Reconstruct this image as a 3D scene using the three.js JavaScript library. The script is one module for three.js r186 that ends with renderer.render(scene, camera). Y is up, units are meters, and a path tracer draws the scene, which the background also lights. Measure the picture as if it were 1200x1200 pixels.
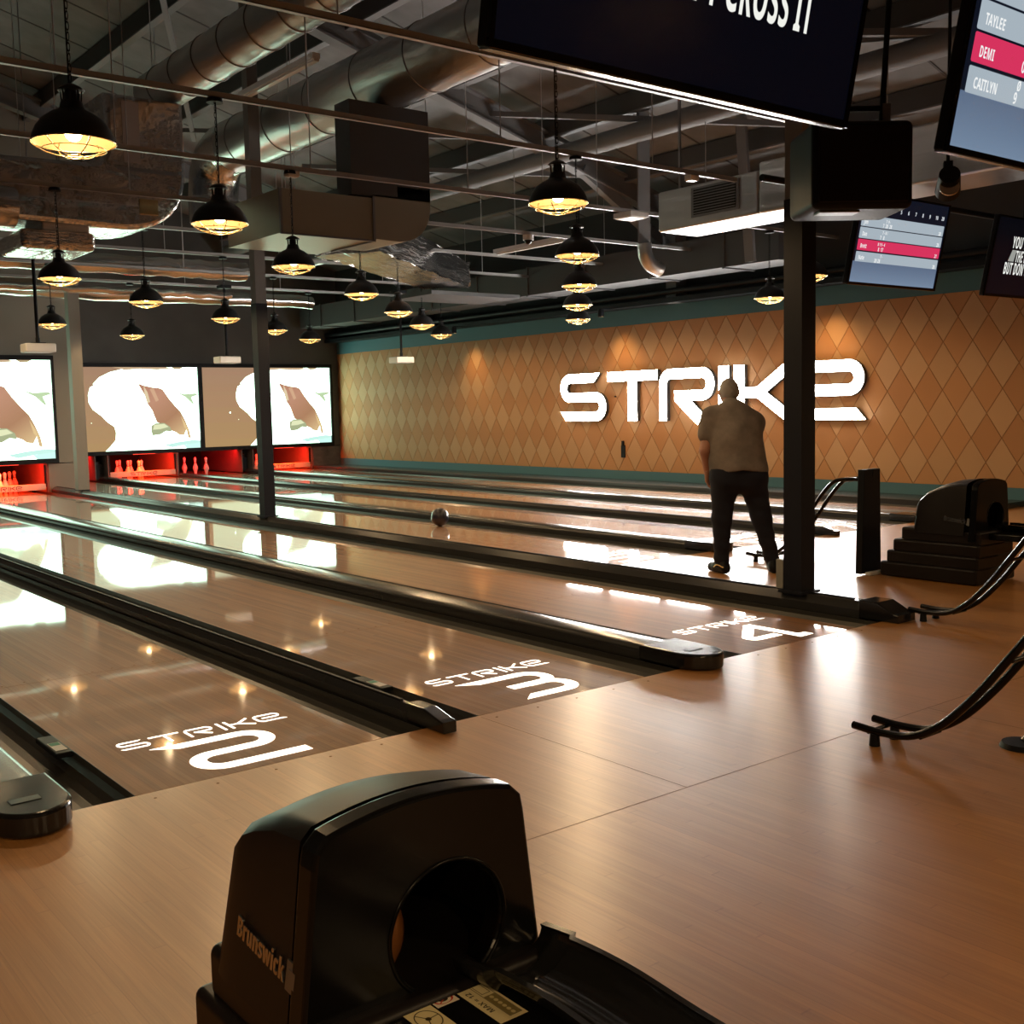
import * as THREE from 'three';
import { mergeGeometries, toCreasedNormals } from 'three/addons/utils/BufferGeometryUtils.js';
import { RoundedBoxGeometry } from 'three/addons/geometries/RoundedBoxGeometry.js';
import { MarchingCubes } from 'three/addons/objects/MarchingCubes.js';
import { FontLoader } from 'three/addons/loaders/FontLoader.js';
import { TextGeometry } from 'three/addons/geometries/TextGeometry.js';
import { RectAreaLightUniformsLib } from 'three/addons/lights/RectAreaLightUniformsLib.js';

// ------------------------------------------------------------------ camera, exposure, large lights
RectAreaLightUniformsLib.init();
const scene = new THREE.Scene();
scene.background = new THREE.Color(0x000000);
const renderer = new THREE.WebGLRenderer({ antialias: true });
renderer.toneMapping = THREE.LinearToneMapping;
renderer.toneMappingExposure = 1.3;
renderer.shadowMap.enabled = true;
const camera = new THREE.PerspectiveCamera(2 * Math.atan(600 / 1308.7) * 180 / Math.PI, 1, 0.1, 120);
{
  const yaw = 0.66672, pitch = 0.09404, roll = -0.02187;
  const fwd = new THREE.Vector3(Math.sin(yaw) * Math.cos(pitch), -Math.sin(pitch), -Math.cos(yaw) * Math.cos(pitch));
  const right = new THREE.Vector3(Math.cos(yaw), 0, Math.sin(yaw));
  const up = new THREE.Vector3().crossVectors(right, fwd);
  const up2 = right.clone().multiplyScalar(-Math.sin(roll)).addScaledVector(up, Math.cos(roll));
  camera.position.set(-1.8836, 1.3874, 3.9852);
  camera.up.copy(up2);
  camera.lookAt(camera.position.clone().add(fwd));
}
const BULB = 3.0, BACK_BULB = 4.4, SIGN_GLOW = 46, SCREEN_GLOW = 4.6, RED_GLOW = 34, LOGO_GLOW = 1.5, TV_GLOW = 0.75, WASH = 3;
const WARM = new THREE.Color().setRGB(1, 0.68, 0.36);

// ------------------------------------------------------------------ helpers
let seed = 12345;
const rnd = () => { seed = (seed * 1664525 + 1013904223) >>> 0; return seed / 4294967296; };
const used = {};
function numbered(n) { const k = used[n] = (used[n] ?? -1) + 1; return k ? `${n}_${String(k).padStart(3, '0')}` : n; }
function mesh(name, geos, m, parent) {
  const list = Array.isArray(geos) ? geos : [geos];
  let g = list[0];
  if (list.length > 1) g = mergeGeometries(list.map(x => { const y = x.index ? x.toNonIndexed() : x.clone(); for (const a of Object.keys(y.attributes)) if (!['position', 'normal', 'uv'].includes(a)) y.deleteAttribute(a); return y; }));
  const o = new THREE.Mesh(g, m);
  o.name = parent ? name : numbered(name); o.castShadow = o.receiveShadow = true;
  (parent || scene).add(o);
  return o;
}
function tag(o, label, category, group) { o.userData.label = label; o.userData.category = category; if (group) o.userData.group = group; return o; }
function thing(name, label, category, pos = [0, 0, 0], turn = 0, group) {
  const o = new THREE.Group(); o.name = numbered(name); o.position.set(...pos); o.rotation.y = turn; scene.add(o);
  return tag(o, label, category, group);
}
function structure(name, geos, m) { const o = mesh(name, geos, m); o.userData.kind = 'structure'; return o; }
function copyOf(root, name, label, pos, turn) { const c = root.clone(); c.name = numbered(name); c.userData = { ...root.userData, label }; c.position.set(...pos); if (turn !== undefined) c.rotation.y = turn; scene.add(c); return c; }
const V = (x, y, z) => new THREE.Vector3(x, y, z);
function box(x0, x1, y0, y1, z0, z1) { const g = new THREE.BoxGeometry(x1 - x0, y1 - y0, z1 - z0); g.translate((x0 + x1) / 2, (y0 + y1) / 2, (z0 + z1) / 2); return g; }
function rbox(w, h, d, x = 0, y = 0, z = 0, r = 0.01, s = 2) { const g = new RoundedBoxGeometry(w, h, d, s, Math.min(r, w / 2.01, h / 2.01, d / 2.01)); g.translate(x, y, z); return g; }
function rod(a, b, r, seg = 8, r2 = r) {
  const d = b.clone().sub(a), L = d.length(); const g = new THREE.CylinderGeometry(r2, r, L, seg);
  g.translate(0, L / 2, 0); g.applyQuaternion(new THREE.Quaternion().setFromUnitVectors(V(0, 1, 0), d.normalize())); g.translate(a.x, a.y, a.z); return g;
}
function beam(a, b, w, h) { // rectangular bar from a to b, h measured upwards
  const d = b.clone().sub(a), L = d.length(); d.normalize();
  const side = V(0, 1, 0).cross(d); if (side.lengthSq() < 1e-6) side.set(1, 0, 0); side.normalize(); const up = d.clone().cross(side);
  const g = new THREE.BoxGeometry(w, h, L); g.applyMatrix4(new THREE.Matrix4().makeBasis(side, up, d)); const c = a.clone().add(b).multiplyScalar(0.5); g.translate(c.x, c.y, c.z); return g;
}
function tube(pts, r, seg = 32, rad = 8, closed = false) { return new THREE.TubeGeometry(new THREE.CatmullRomCurve3(pts.map(p => p.isVector3 ? p : V(...p)), closed, 'centripetal'), seg, r, rad, closed); }
function metreUV(g, su, sv, ou = 0, ov = 0, axes = 'xz') {
  const p = g.attributes.position, uv = g.attributes.uv;
  for (let i = 0; i < p.count; i++) { const a = { x: p.getX(i), y: p.getY(i), z: p.getZ(i) }; uv.setXY(i, a[axes[0]] * su + ou, a[axes[1]] * sv + ov); }
  return g;
}
// centre line with rounded corners -> a flat stroke of width w; ends may be cut at a slant
function strokePath(pts, w, slantA = 0, slantB = 0) {
  const c = [];
  pts.forEach((p, i) => {
    const r = p[2] || 0;
    if (!r || i === 0 || i === pts.length - 1) { c.push(new THREE.Vector2(p[0], p[1])); return; }
    const P = new THREE.Vector2(p[0], p[1]), A = new THREE.Vector2(...pts[i - 1].slice(0, 2)).sub(P), B = new THREE.Vector2(...pts[i + 1].slice(0, 2)).sub(P);
    const la = A.length(), lb = B.length(); A.normalize(); B.normalize();
    const half = Math.acos(THREE.MathUtils.clamp(A.dot(B), -1, 1)) / 2, t = Math.min(r / Math.tan(half), la * 0.5, lb * 0.5), rr = t * Math.tan(half);
    const a = P.clone().addScaledVector(A, t), b = P.clone().addScaledVector(B, t), cen = P.clone().addScaledVector(A.clone().add(B).normalize(), Math.hypot(t, rr));
    const a0 = Math.atan2(a.y - cen.y, a.x - cen.x); let a1 = Math.atan2(b.y - cen.y, b.x - cen.x); while (a1 - a0 > Math.PI) a1 -= 2 * Math.PI; while (a1 - a0 < -Math.PI) a1 += 2 * Math.PI;
    for (let k = 0; k <= 10; k++) { const q = a0 + (a1 - a0) * k / 10; c.push(new THREE.Vector2(cen.x + rr * Math.cos(q), cen.y + rr * Math.sin(q))); }
  });
  for (let i = c.length - 1; i > 0; i--) if (c[i].distanceTo(c[i - 1]) < 1e-4) c.splice(i, 1);
  const L = [], R = [];
  c.forEach((p, i) => {
    const u = i ? p.clone().sub(c[i - 1]).normalize() : null, v = i < c.length - 1 ? c[i + 1].clone().sub(p).normalize() : null;
    const d = u && v ? u.clone().add(v).normalize() : (u || v), n = new THREE.Vector2(-d.y, d.x);
    let k = w / 2; if (u && v) { const s = n.dot(new THREE.Vector2(-u.y, u.x)); k /= Math.max(0.5, s); }
    const sl = !u ? -slantA : !v ? slantB : 0;
    L.push(p.clone().addScaledVector(n, k).addScaledVector(d, sl)); R.push(p.clone().addScaledVector(n, -k).addScaledVector(d, -sl));
  });
  return new THREE.Shape([...L, ...R.reverse()]);
}
function strokeGeo(paths, w, depth, scale, curve = 4) {
  return paths.map(p => {
    const g = new THREE.ExtrudeGeometry(strokePath(p.p, p.w || w, p.a, p.b), { depth: depth / scale, bevelEnabled: false, curveSegments: curve });
    g.scale(scale, scale, scale); return g;
  });
}
const Wd = 0.2;
const GLYPH = { // unit height, stroke 0.2; w = advance width
  S: { w: 1.42, s: [{ p: [[1.14, 0.9], [0.1, 0.9, 0.2], [0.1, 0.5, 0.2], [1.32, 0.5, 0.2], [1.32, 0.1, 0.2], [0.08, 0.1]], a: -0.1, b: -0.08 }] },
  T: { w: 1.42, s: [{ p: [[0, 0.9], [1.42, 0.9]] }, { p: [[0.72, 0.85], [0.72, 0]], w: 0.25 }] },
  R: { w: 1.5, s: [{ p: [[0.11, 0], [0.11, 0.9, 0.2], [1.32, 0.9, 0.2], [1.32, 0.48, 0.2], [0.42, 0.48]] }, { p: [[0.5, 0.48], [1.08, 0.02]], w: 0.25 }] },
  I: { w: 0.25, s: [{ p: [[0.12, 0], [0.12, 1]], w: 0.24 }] },
  K: { w: 1.28, s: [{ p: [[0.12, 0], [0.12, 1]], w: 0.24 }, { p: [[0.15, 0.5], [0.62, 0.5]] }, { p: [[0.56, 0.5], [1.24, 0.95]] }, { p: [[0.56, 0.5], [1.24, 0.05]] }] },
  E: { w: 1.45, s: [{ p: [[0.4, 0.5], [1.32, 0.5, 0.2], [1.32, 0.9, 0.2], [0.1, 0.9, 0.25], [0.1, 0.1, 0.25], [1.36, 0.1]], b: -0.09 }] },
};
const DIGIT = {
  2: [{ p: [[0.02, 0.92], [0.92, 0.92, 0.2], [0.92, 0.5, 0.2], [0.1, 0.5, 0.2], [0.1, 0.08, 0.2], [1.06, 0.08]], a: 0.12 }],
  3: [{ p: [[0.0, 0.92], [0.92, 0.92, 0.2], [0.92, 0.5, 0.2], [0.28, 0.5]], a: 0.12 }, { p: [[0.5, 0.5], [0.92, 0.5, 0.2], [0.92, 0.08, 0.2], [0.2, 0.08]], b: 0.08 }],
  4: [{ p: [[0.78, 0], [0.78, 0.98]] }, { p: [[0.78, 0.93], [0.14, 0.42, 0.1], [0.14, 0.3, 0.08], [0.62, 0.3]] }, { p: [[0.72, 0.08], [0.98, 0.08]] }],
  5: [{ p: [[1, 0.92], [0.1, 0.92], [0.1, 0.55], [0.92, 0.55, 0.2], [0.92, 0.08, 0.2], [0, 0.08]] }],
  6: [{ p: [[1, 0.92], [0.1, 0.92, 0.2], [0.1, 0.08, 0.2], [0.92, 0.08, 0.2], [0.92, 0.5, 0.2], [0.15, 0.5]] }],
  7: [{ p: [[0, 0.92], [0.92, 0.92, 0.2], [0.3, 0]] }],
};

// ------------------------------------------------------------------ procedural textures
function hash(x, y, s = 0) { let h = (x * 374761393 + y * 668265263 + s * 1442695041) | 0; h = Math.imul(h ^ (h >>> 13), 1274126177); return ((h ^ (h >>> 16)) >>> 0) / 4294967296; }
function vnoise(x, y, px, py, s) { const xi = Math.floor(x), yi = Math.floor(y), fx = x - xi, fy = y - yi, sx = fx * fx * (3 - 2 * fx), sy = fy * fy * (3 - 2 * fy), m = (a, n) => ((a % n) + n) % n; const h = (i, j) => hash(m(xi + i, px), m(yi + j, py), s); return (h(0, 0) * (1 - sx) + h(1, 0) * sx) * (1 - sy) + (h(0, 1) * (1 - sx) + h(1, 1) * sx) * sy; }
function dataTex(W, H, fn, srgb = true) {
  const d = new Uint8Array(W * H * 4);
  for (let y = 0; y < H; y++) for (let x = 0; x < W; x++) { const c = fn(x / W, y / H, x, y), i = (y * W + x) * 4; d[i] = c[0]; d[i + 1] = c[1]; d[i + 2] = c[2]; d[i + 3] = 255; }
  const t = new THREE.DataTexture(d, W, H); t.wrapS = t.wrapT = THREE.RepeatWrapping; t.magFilter = THREE.LinearFilter; t.minFilter = THREE.LinearMipmapLinearFilter; t.generateMipmaps = true; if (srgb) t.colorSpace = THREE.SRGBColorSpace; t.needsUpdate = true; return t;
}
const clamp8 = v => Math.max(0, Math.min(255, v));
function woodTex(base, boards, rows, vary, seedN, grain = 1) {
  return dataTex(1024, 1024, (u, v) => {
    const b = Math.floor(u * boards), fu = u * boards - b, off = hash(b, 7, seedN), r = Math.floor((v + off) * rows) % rows, fv = ((v + off) * rows) % 1;
    const tone = (hash(b, r, seedN + 1) - 0.5) * vary, warm = (hash(b, r, seedN + 2) - 0.5) * vary * 0.35;
    const g = grain * ((vnoise(u * 512, v * 24, 512, 24, seedN + b) - 0.5) * 16 + (vnoise(u * 180, v * 9, 180, 9, seedN + 9 + r) - 0.5) * 14 + (vnoise(u * 6, v * 6, 6, 6, seedN + 4) - 0.5) * 10);
    const seam = (fu < 0.045 || fv < 0.0035) ? -20 * grain : 0;
    return [clamp8(base[0] + tone + warm + g + seam), clamp8(base[1] + tone * 0.85 + g * 0.9 + seam), clamp8(base[2] + tone * 0.7 - warm + g * 0.75 + seam * 0.8)];
  });
}
const laneWood = woodTex([168, 118, 74], 39, 2, 20, 11);
const floorWood = woodTex([192, 134, 72], 40, 2, 9, 31, 0.65);
const crinkle = dataTex(256, 256, (u, v) => { let n = 0; for (let o = 0, f = 8, a = 1; o < 4; o++, f *= 2, a *= 0.55) n += a * Math.abs(vnoise(u * f, v * f, f, f, 60 + o) - 0.5); const c = clamp8(n * 230); return [c, c, c]; }, false);
const crinkleBig = dataTex(256, 256, (u, v) => { let n = 0; for (let o = 0, f = 3, a = 1; o < 4; o++, f *= 2, a *= 0.5) n += a * Math.abs(vnoise(u * f, v * f, f, f, 160 + o) - 0.5); const c = clamp8(n * 230); return [c, c, c]; }, false);
const grime = dataTex(256, 256, (u, v) => { let n = 0; for (let o = 0, f = 4, a = 1; o < 5; o++, f *= 2, a *= 0.6) n += a * (vnoise(u * f, v * f, f, f, 80 + o) - 0.5); const c = clamp8(216 + n * 42); return [c, c, c]; });
function canvasTex(w, h, draw) { const c = document.createElement('canvas'); c.width = w; c.height = h; draw(c.getContext('2d'), w, h); const t = new THREE.CanvasTexture(c); t.colorSpace = THREE.SRGBColorSpace; return t; }
function condensed(x, text, cx, cy, size, squeeze, align = 'left', weight = 'bold') { x.save(); x.translate(cx, cy); x.scale(squeeze, 1); x.font = `${weight} ${size}px sans-serif`; x.textAlign = align; x.fillText(text, 0, 0); x.restore(); }

// ------------------------------------------------------------------ materials
const std = o => new THREE.MeshStandardMaterial(o);
const lin = (r, g, b) => new THREE.Color().setRGB(r, g, b);
const M = {
  lane: new THREE.MeshPhysicalMaterial({ map: laneWood, roughness: 0.5, clearcoat: 1, clearcoatRoughness: 0.035 }),
  floor: new THREE.MeshPhysicalMaterial({ map: floorWood, roughness: 0.5, clearcoat: 0.8, clearcoatRoughness: 0.28 }),
  gutter: std({ color: lin(0.06, 0.056, 0.047), roughness: 0.32, metalness: 0.4 }),
  capping: std({ color: lin(0.032, 0.031, 0.03), roughness: 0.22 }),
  cap: std({ color: lin(0.012, 0.012, 0.012), roughness: 0.15 }),
  black: new THREE.MeshPhysicalMaterial({ color: lin(0.0075, 0.0085, 0.011), roughness: 0.5, specularIntensity: 0.4 }),
  gloss: new THREE.MeshPhysicalMaterial({ color: lin(0.006, 0.006, 0.006), roughness: 0.2, specularIntensity: 0.55 }),
  plastic: new THREE.MeshPhysicalMaterial({ color: lin(0.013, 0.0105, 0.01), roughness: 0.38, specularIntensity: 0.5 }),
  chrome: std({ color: lin(0.6, 0.58, 0.55), roughness: 0.22, metalness: 1 }),
  steel: std({ color: lin(0.28, 0.28, 0.28), roughness: 0.45, metalness: 0.85 }),
  rail: std({ color: lin(0.5, 0.5, 0.5), roughness: 0.4, metalness: 0.6 }),
  galv: std({ color: lin(0.66, 0.66, 0.65), roughness: 0.32, metalness: 1, bumpMap: crinkleBig, bumpScale: 0.008 }),
  foil: std({ color: lin(0.8, 0.79, 0.78), roughness: 0.2, metalness: 1, bumpMap: crinkleBig, bumpScale: 0.03 }),
  sheet: std({ color: lin(0.42, 0.38, 0.29), roughness: 0.42, metalness: 0.75 }),
  sheetPale: std({ color: lin(0.42, 0.36, 0.32), roughness: 0.7, metalness: 0.1 }),
  duct: std({ color: lin(0.06, 0.06, 0.062), roughness: 0.6 }),
  wallGrey: std({ color: lin(0.17, 0.168, 0.165), roughness: 0.9, map: grime }),
  taupe: std({ color: lin(0.26, 0.24, 0.2), roughness: 0.85 }),
  wallDark: std({ color: lin(0.05, 0.05, 0.052), roughness: 0.9 }),
  deck: std({ color: lin(0.3, 0.305, 0.31), roughness: 0.95, map: grime }),
  beamGrey: std({ color: lin(0.2, 0.2, 0.205), roughness: 0.8 }),
  purlin: std({ color: lin(0.075, 0.075, 0.075), roughness: 0.8 }),
  colGrey: std({ color: lin(0.2, 0.195, 0.185), roughness: 0.7 }),
  colBlack: new THREE.MeshPhysicalMaterial({ color: lin(0.011, 0.012, 0.019), roughness: 0.55, specularIntensity: 0.5 }),
  orange: std({ color: lin(0.46, 0.222, 0.088), roughness: 0.75 }),
  orange2: std({ color: lin(0.43, 0.203, 0.079), roughness: 0.75 }),
  paleDia: std({ color: lin(0.49, 0.285, 0.14), roughness: 0.72 }),
  paleDia2: std({ color: lin(0.47, 0.265, 0.125), roughness: 0.72 }),
  joint: std({ color: lin(0.27, 0.125, 0.048), roughness: 0.85 }),
  teal: std({ color: lin(0.06, 0.155, 0.19), roughness: 0.7 }),
  white: std({ color: lin(0.7, 0.7, 0.68), roughness: 0.5 }),
  whiteGloss: std({ color: lin(0.75, 0.73, 0.68), roughness: 0.2 }),
  redWall: std({ color: lin(0.5, 0.4, 0.38), roughness: 0.8 }),
  signFace: std({ color: lin(0.8, 0.8, 0.8), emissive: lin(1, 0.97, 0.92), emissiveIntensity: SIGN_GLOW, roughness: 0.5 }),
  signSide: std({ color: lin(0.05, 0.05, 0.05), roughness: 0.5 }),
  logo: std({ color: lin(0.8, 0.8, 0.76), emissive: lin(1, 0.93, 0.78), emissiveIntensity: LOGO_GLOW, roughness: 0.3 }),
  bulb: std({ color: lin(1, 0.8, 0.5), emissive: lin(1, 0.72, 0.36), emissiveIntensity: 30, roughness: 0.4 }),
  shadeIn: std({ color: lin(0.07, 0.046, 0.02), roughness: 0.4, metalness: 0.2 }),
  shadeOut: std({ color: lin(0.012, 0.012, 0.012), roughness: 0.4 }),
  brass: std({ color: lin(0.75, 0.58, 0.3), roughness: 0.25, metalness: 1 }),
  pin: std({ color: lin(0.8, 0.78, 0.74), roughness: 0.25 }),
  redStripe: std({ color: lin(0.5, 0.02, 0.02), roughness: 0.35 }),
  redTube: std({ color: lin(0.3, 0.02, 0.01), emissive: lin(1, 0.05, 0.025), emissiveIntensity: 2, roughness: 0.5 }),
  pit: std({ color: lin(0.02, 0.02, 0.02), roughness: 0.9 }),
  kick: std({ color: lin(0.22, 0.2, 0.2), roughness: 0.7 }),
  skin: std({ color: lin(0.42, 0.2, 0.13), roughness: 0.6 }),
  shirt: std({ color: lin(0.3, 0.25, 0.215), roughness: 0.95, map: grime }),
  jeans: std({ color: lin(0.008, 0.0095, 0.021), roughness: 0.9 }),
  hair: std({ color: lin(0.3, 0.27, 0.25), roughness: 0.7 }),
};
M.shadeIn.side = THREE.DoubleSide;

// ------------------------------------------------------------------ layout of the lanes
const LW = 0.527;                         // half a lane
const laneX = { 2: 0, 3: 1.565, 4: 3.377, 5: 5.15, 6: 6.96, 7: 8.52, 8: 10.33 };
const foul = n => n < 5 ? 0 : -3.0, mask = n => n < 5 ? -17.5 : -20.3;
const WALL = 11.9, ENDZ = -20.3;

// floors (approaches)
structure('floor', [metreUV(box(-9, 4.26, -0.3, 0, 0, 12), 1 / 1.4, 1 / 2.8), metreUV(box(4.26, WALL + 0.3, -0.3, 0, -3.0, 12), 1 / 1.4, 1 / 2.8)], M.floor);
structure('floor_subfloor', box(-9, WALL + 0.3, -0.5, -0.3, -24, 12), M.wallDark);
structure('floor_pit', [box(-9, 4.26, -0.3, -0.14, -24, 0), box(4.26, WALL + 0.3, -0.3, -0.14, -24, -3.0)], M.pit);
// joints between the approach panels: thin dark recess lines, and screw plugs behind the foul line
{
  const j = [];
  for (const z of [1.27]) j.push(box(-0.4, 4.1, 0.0001, 0.0005, z, z + 0.003));
  for (const x of [1.03]) j.push(box(x, x + 0.0025, 0.0001, 0.0005, 0.02, 1.27));
  for (const x of [-0.35, 2.6]) j.push(box(x, x + 0.0025, 0.0001, 0.0005, 1.27, 6));
  const o = structure('trim_1', j, std({ color: lin(0.28, 0.15, 0.07), roughness: 0.55 })); o.name = 'trim_1';
  const plugs = [];
  for (const n of [2, 3, 4]) for (let k = -2; k <= 2; k++) { const g = new THREE.CylinderGeometry(0.006, 0.006, 0.001, 8); g.translate(laneX[n] + k * 0.24, 0.0005, 0.07); plugs.push(g); }
  const p = structure('trim_2', plugs, M.joint); p.name = 'trim_2'; p.userData.kind = 'stuff'; p.userData.label = 'small dark screw plugs in a row behind the foul line'; p.userData.category = 'screw plugs';
}

// lanes with gutters and glowing markings
function gutterGeo(x, half, z0, z1) { // round channel, open at the top
  const n = 10, t = 0.006, shape = new THREE.Shape();
  for (let i = 0; i <= n; i++) { const a = Math.PI + Math.PI * i / n; const px = Math.cos(a) * half, py = Math.sin(a) * 0.085; i ? shape.lineTo(px, py) : shape.moveTo(px, py); }
  for (let i = n; i >= 0; i--) { const a = Math.PI + Math.PI * i / n; shape.lineTo(Math.cos(a) * (half + t), Math.sin(a) * (0.085 + t) - 0.001); }
  const g = new THREE.ExtrudeGeometry(shape, { depth: z1 - z0, bevelEnabled: false }); g.translate(x, 0, z0); return g;
}
const WORD = { 2: 'two', 3: 'three', 4: 'four', 5: 'five', 6: 'six', 7: 'seven', 8: 'eight' };
for (const n of [2, 3, 4, 5, 6, 7, 8]) {
  const x = laneX[n], f = foul(n), len = 19.3, z1 = f - 0.004;
  const t = thing('bowling_lane', `glossy oiled wooden bowling lane ${n < 8 ? `with the glowing number ${WORD[n]} at its foul line` : 'running along the diamond patterned wall'}`, 'lane', [x, 0, f]);
  const bed = box(-LW, LW, -0.14, 0, -len, -0.004); metreUV(bed, 1 / 1.054, 1 / 4.2, 0.5 + n * 0.31, n * 0.37);
  mesh('lane_bed', bed, M.lane, t);
  const nar = { 2: [0.118, 0.1], 3: [0.1, 0.118], 4: [0.118, 0.118], 5: [0.118, 0.118], 6: [0.118, 0.1], 7: [0.1, 0.118], 8: [0.118, 0.118] }[n];
  mesh('gutter', gutterGeo(-LW - nar[0] - 0.002, nar[0], -len + 1, -0.004), M.gutter, t);
  mesh('gutter', gutterGeo(LW + nar[1] + 0.002, nar[1], -len + 1, -0.004), M.gutter, t);
  for (const jz of [-2.1, -6.3, -10.5, -14.7]) { // panel joint with its screw plugs
    const g = [box(-LW + 0.01, LW - 0.01, 0.0001, 0.0005, jz, jz + 0.003)];
    if (jz > -3) for (let k = -4; k <= 4; k++) g.push(new THREE.CylinderGeometry(0.007, 0.007, 0.001, 6).translate(k * 0.115, 0.0004, jz - 0.03 - (k % 2 ? 0.02 : 0)));
    const o = mesh('panel_joint', g, M.joint, t); o.userData.kind = 'stuff';
  }
  if (n < 8) {
    const logo = new THREE.Group(); logo.name = 'lane_logo'; t.add(logo); logo.rotation.x = -Math.PI / 2; logo.position.set(-0.375, 0.0006, -0.595); // rotated flat
    let cx = 0; const s = 0.094;
    logo.position.z = -0.575; logo.position.y = 0.0004;
    for (const ch of 'STRIKE') { const g = strokeGeo(GLYPH[ch].s.map(q => ({ ...q, w: 0.12 })), 0.12, 0.0012, s); g.forEach(q => q.scale(1, 1.3, 1).translate(cx, 0, 0)); mesh('logo_letter', g, M.logo, logo); cx += (GLYPH[ch].w + 0.14) * s; }
    const d = strokeGeo(DIGIT[n], 0.15, 0.0012, 0.45); d.forEach(q => q.translate(0.135, -0.505, 0)); mesh('lane_number', d, M.logo, logo);
  }
}
// dividers between the lanes
function divider(x, w, h, z0, z1, label, round) {
  const t = thing('lane_divider', label, 'divider', [x, 0, z1]);
  const L = z1 - z0;
  if (round) {
    const s = new THREE.Shape(); const hw = w / 2;
    s.moveTo(-hw, -0.13); s.lineTo(-hw, h - 0.05); s.quadraticCurveTo(-hw, h - 0.012, -hw + 0.045, h - 0.006); s.quadraticCurveTo(0, h + 0.004, hw - 0.045, h - 0.006); s.quadraticCurveTo(hw, h - 0.012, hw, h - 0.05); s.lineTo(hw, -0.13);
    const g = new THREE.ExtrudeGeometry(s, { depth: L - 0.32, bevelEnabled: false, curveSegments: 6 }); g.translate(0, 0, -L);
    mesh('capping', g, M.capping, t);
    const e = new THREE.Shape(); e.moveTo(-hw - 0.006, 0); e.lineTo(-hw - 0.006, 0.26); e.quadraticCurveTo(-hw, 0.36, -hw + 0.07, 0.4); e.quadraticCurveTo(0, 0.425, hw - 0.07, 0.4); e.quadraticCurveTo(hw, 0.36, hw + 0.006, 0.26); e.lineTo(hw + 0.006, 0);
    const eg = new THREE.ExtrudeGeometry(e, { depth: h - 0.028, bevelEnabled: true, bevelThickness: 0.014, bevelSize: 0.014, bevelSegments: 3, curveSegments: 8 });
    eg.rotateX(Math.PI / 2); eg.translate(0, h - 0.012, -0.33); // plan shape laid flat, pointing to the bowler
    mesh('end_cap', eg, M.cap, t);
    const lg = mesh('emblem', rbox(0.1, 0.003, 0.05, -0.01, h + 0.003, -0.07, 0.001), M.plastic, t); lg.userData.label = 'raised dark emblem';
  } else {
    const hw = w / 2, s = new THREE.Shape(); s.moveTo(-hw, -0.13); s.lineTo(-hw, h * 0.55); s.lineTo(-hw * 0.4, h); s.lineTo(hw * 0.4, h); s.lineTo(hw, h * 0.55); s.lineTo(hw, -0.13);
    const g = new THREE.ExtrudeGeometry(s, { depth: L - 0.2, bevelEnabled: false }); g.translate(0, 0, -L); mesh('capping', g, M.capping, t);
    const e = new THREE.Shape(); e.moveTo(0, 0.002); e.lineTo(0, h + 0.004); e.lineTo(0.12, h + 0.004); e.lineTo(0.24, 0.045); e.lineTo(0.27, 0.04); e.lineTo(0.27, 0.002);
    const eg = new THREE.ExtrudeGeometry(e, { depth: w * 0.9, bevelEnabled: true, bevelSize: 0.006, bevelThickness: 0.006, bevelSegments: 2 }); eg.rotateY(-Math.PI / 2); eg.translate(w * 0.45, 0.006, -0.2);
    mesh('end_cap', eg, M.cap, t);
    mesh('ridge_bar', box(-0.008, 0.008, h, h + 0.008, -L, -0.3), M.black, t);
  }
  return t;
}
divider(-0.905, 0.235, 0.085, -17.4, 0.1, 'wide black ball return capping on the near side of lane two', true);
divider((LW + laneX[3] - LW) / 2, 0.068, 0.07, -17.4, 0.06, 'slim black divider between lanes two and three', false);
divider((laneX[3] + laneX[4]) / 2, 0.235, 0.085, -17.4, 0.06, 'wide black ball return capping between lanes three and four', true);
{
  const t = divider((laneX[4] + laneX[5]) / 2, 0.2, 0.1, -17.4, 0.04, 'long black divider beneath the row of columns', false);
}
divider((laneX[5] + laneX[6]) / 2, 0.235, 0.085, -20.2, -2.94, 'wide black ball return capping between lanes five and six', true);
divider((laneX[6] + laneX[7]) / 2, 0.068, 0.07, -20.2, -2.94, 'slim black divider between lanes six and seven', false);
divider((laneX[7] + laneX[8]) / 2, 0.235, 0.085, -20.2, -2.94, 'wide black ball return capping between lanes seven and eight', true);
{ const o = structure('trim_3', [box(laneX[8] + LW + 0.245, WALL, -0.14, 0.07, ENDZ, -3.0)], M.capping); o.name = 'trim_3'; }
// foul sensors on the gutter edge
for (const [x, l] of [[-LW - 0.04, 'small foul line sensor with coloured sticker on lane two gutter'], [laneX[3] - LW - 0.04, 'small foul line sensor lying on lane three gutter']]) {
  const t = thing('foul_sensor', l, 'sensor', [x, -0.012, -0.86]);
  mesh('housing', rbox(0.07, 0.024, 0.3, 0, 0.006, 0, 0.006), M.black, t);
  mesh('sticker', box(-0.024, 0.024, 0.0185, 0.0195, -0.02, 0.11), M.white, t);
  mesh('coloured_patch', box(-0.02, 0.02, 0.0196, 0.0202, -0.015, 0.03), std({ color: lin(0.05, 0.3, 0.2), roughness: 0.6 }), t);
}

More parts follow.
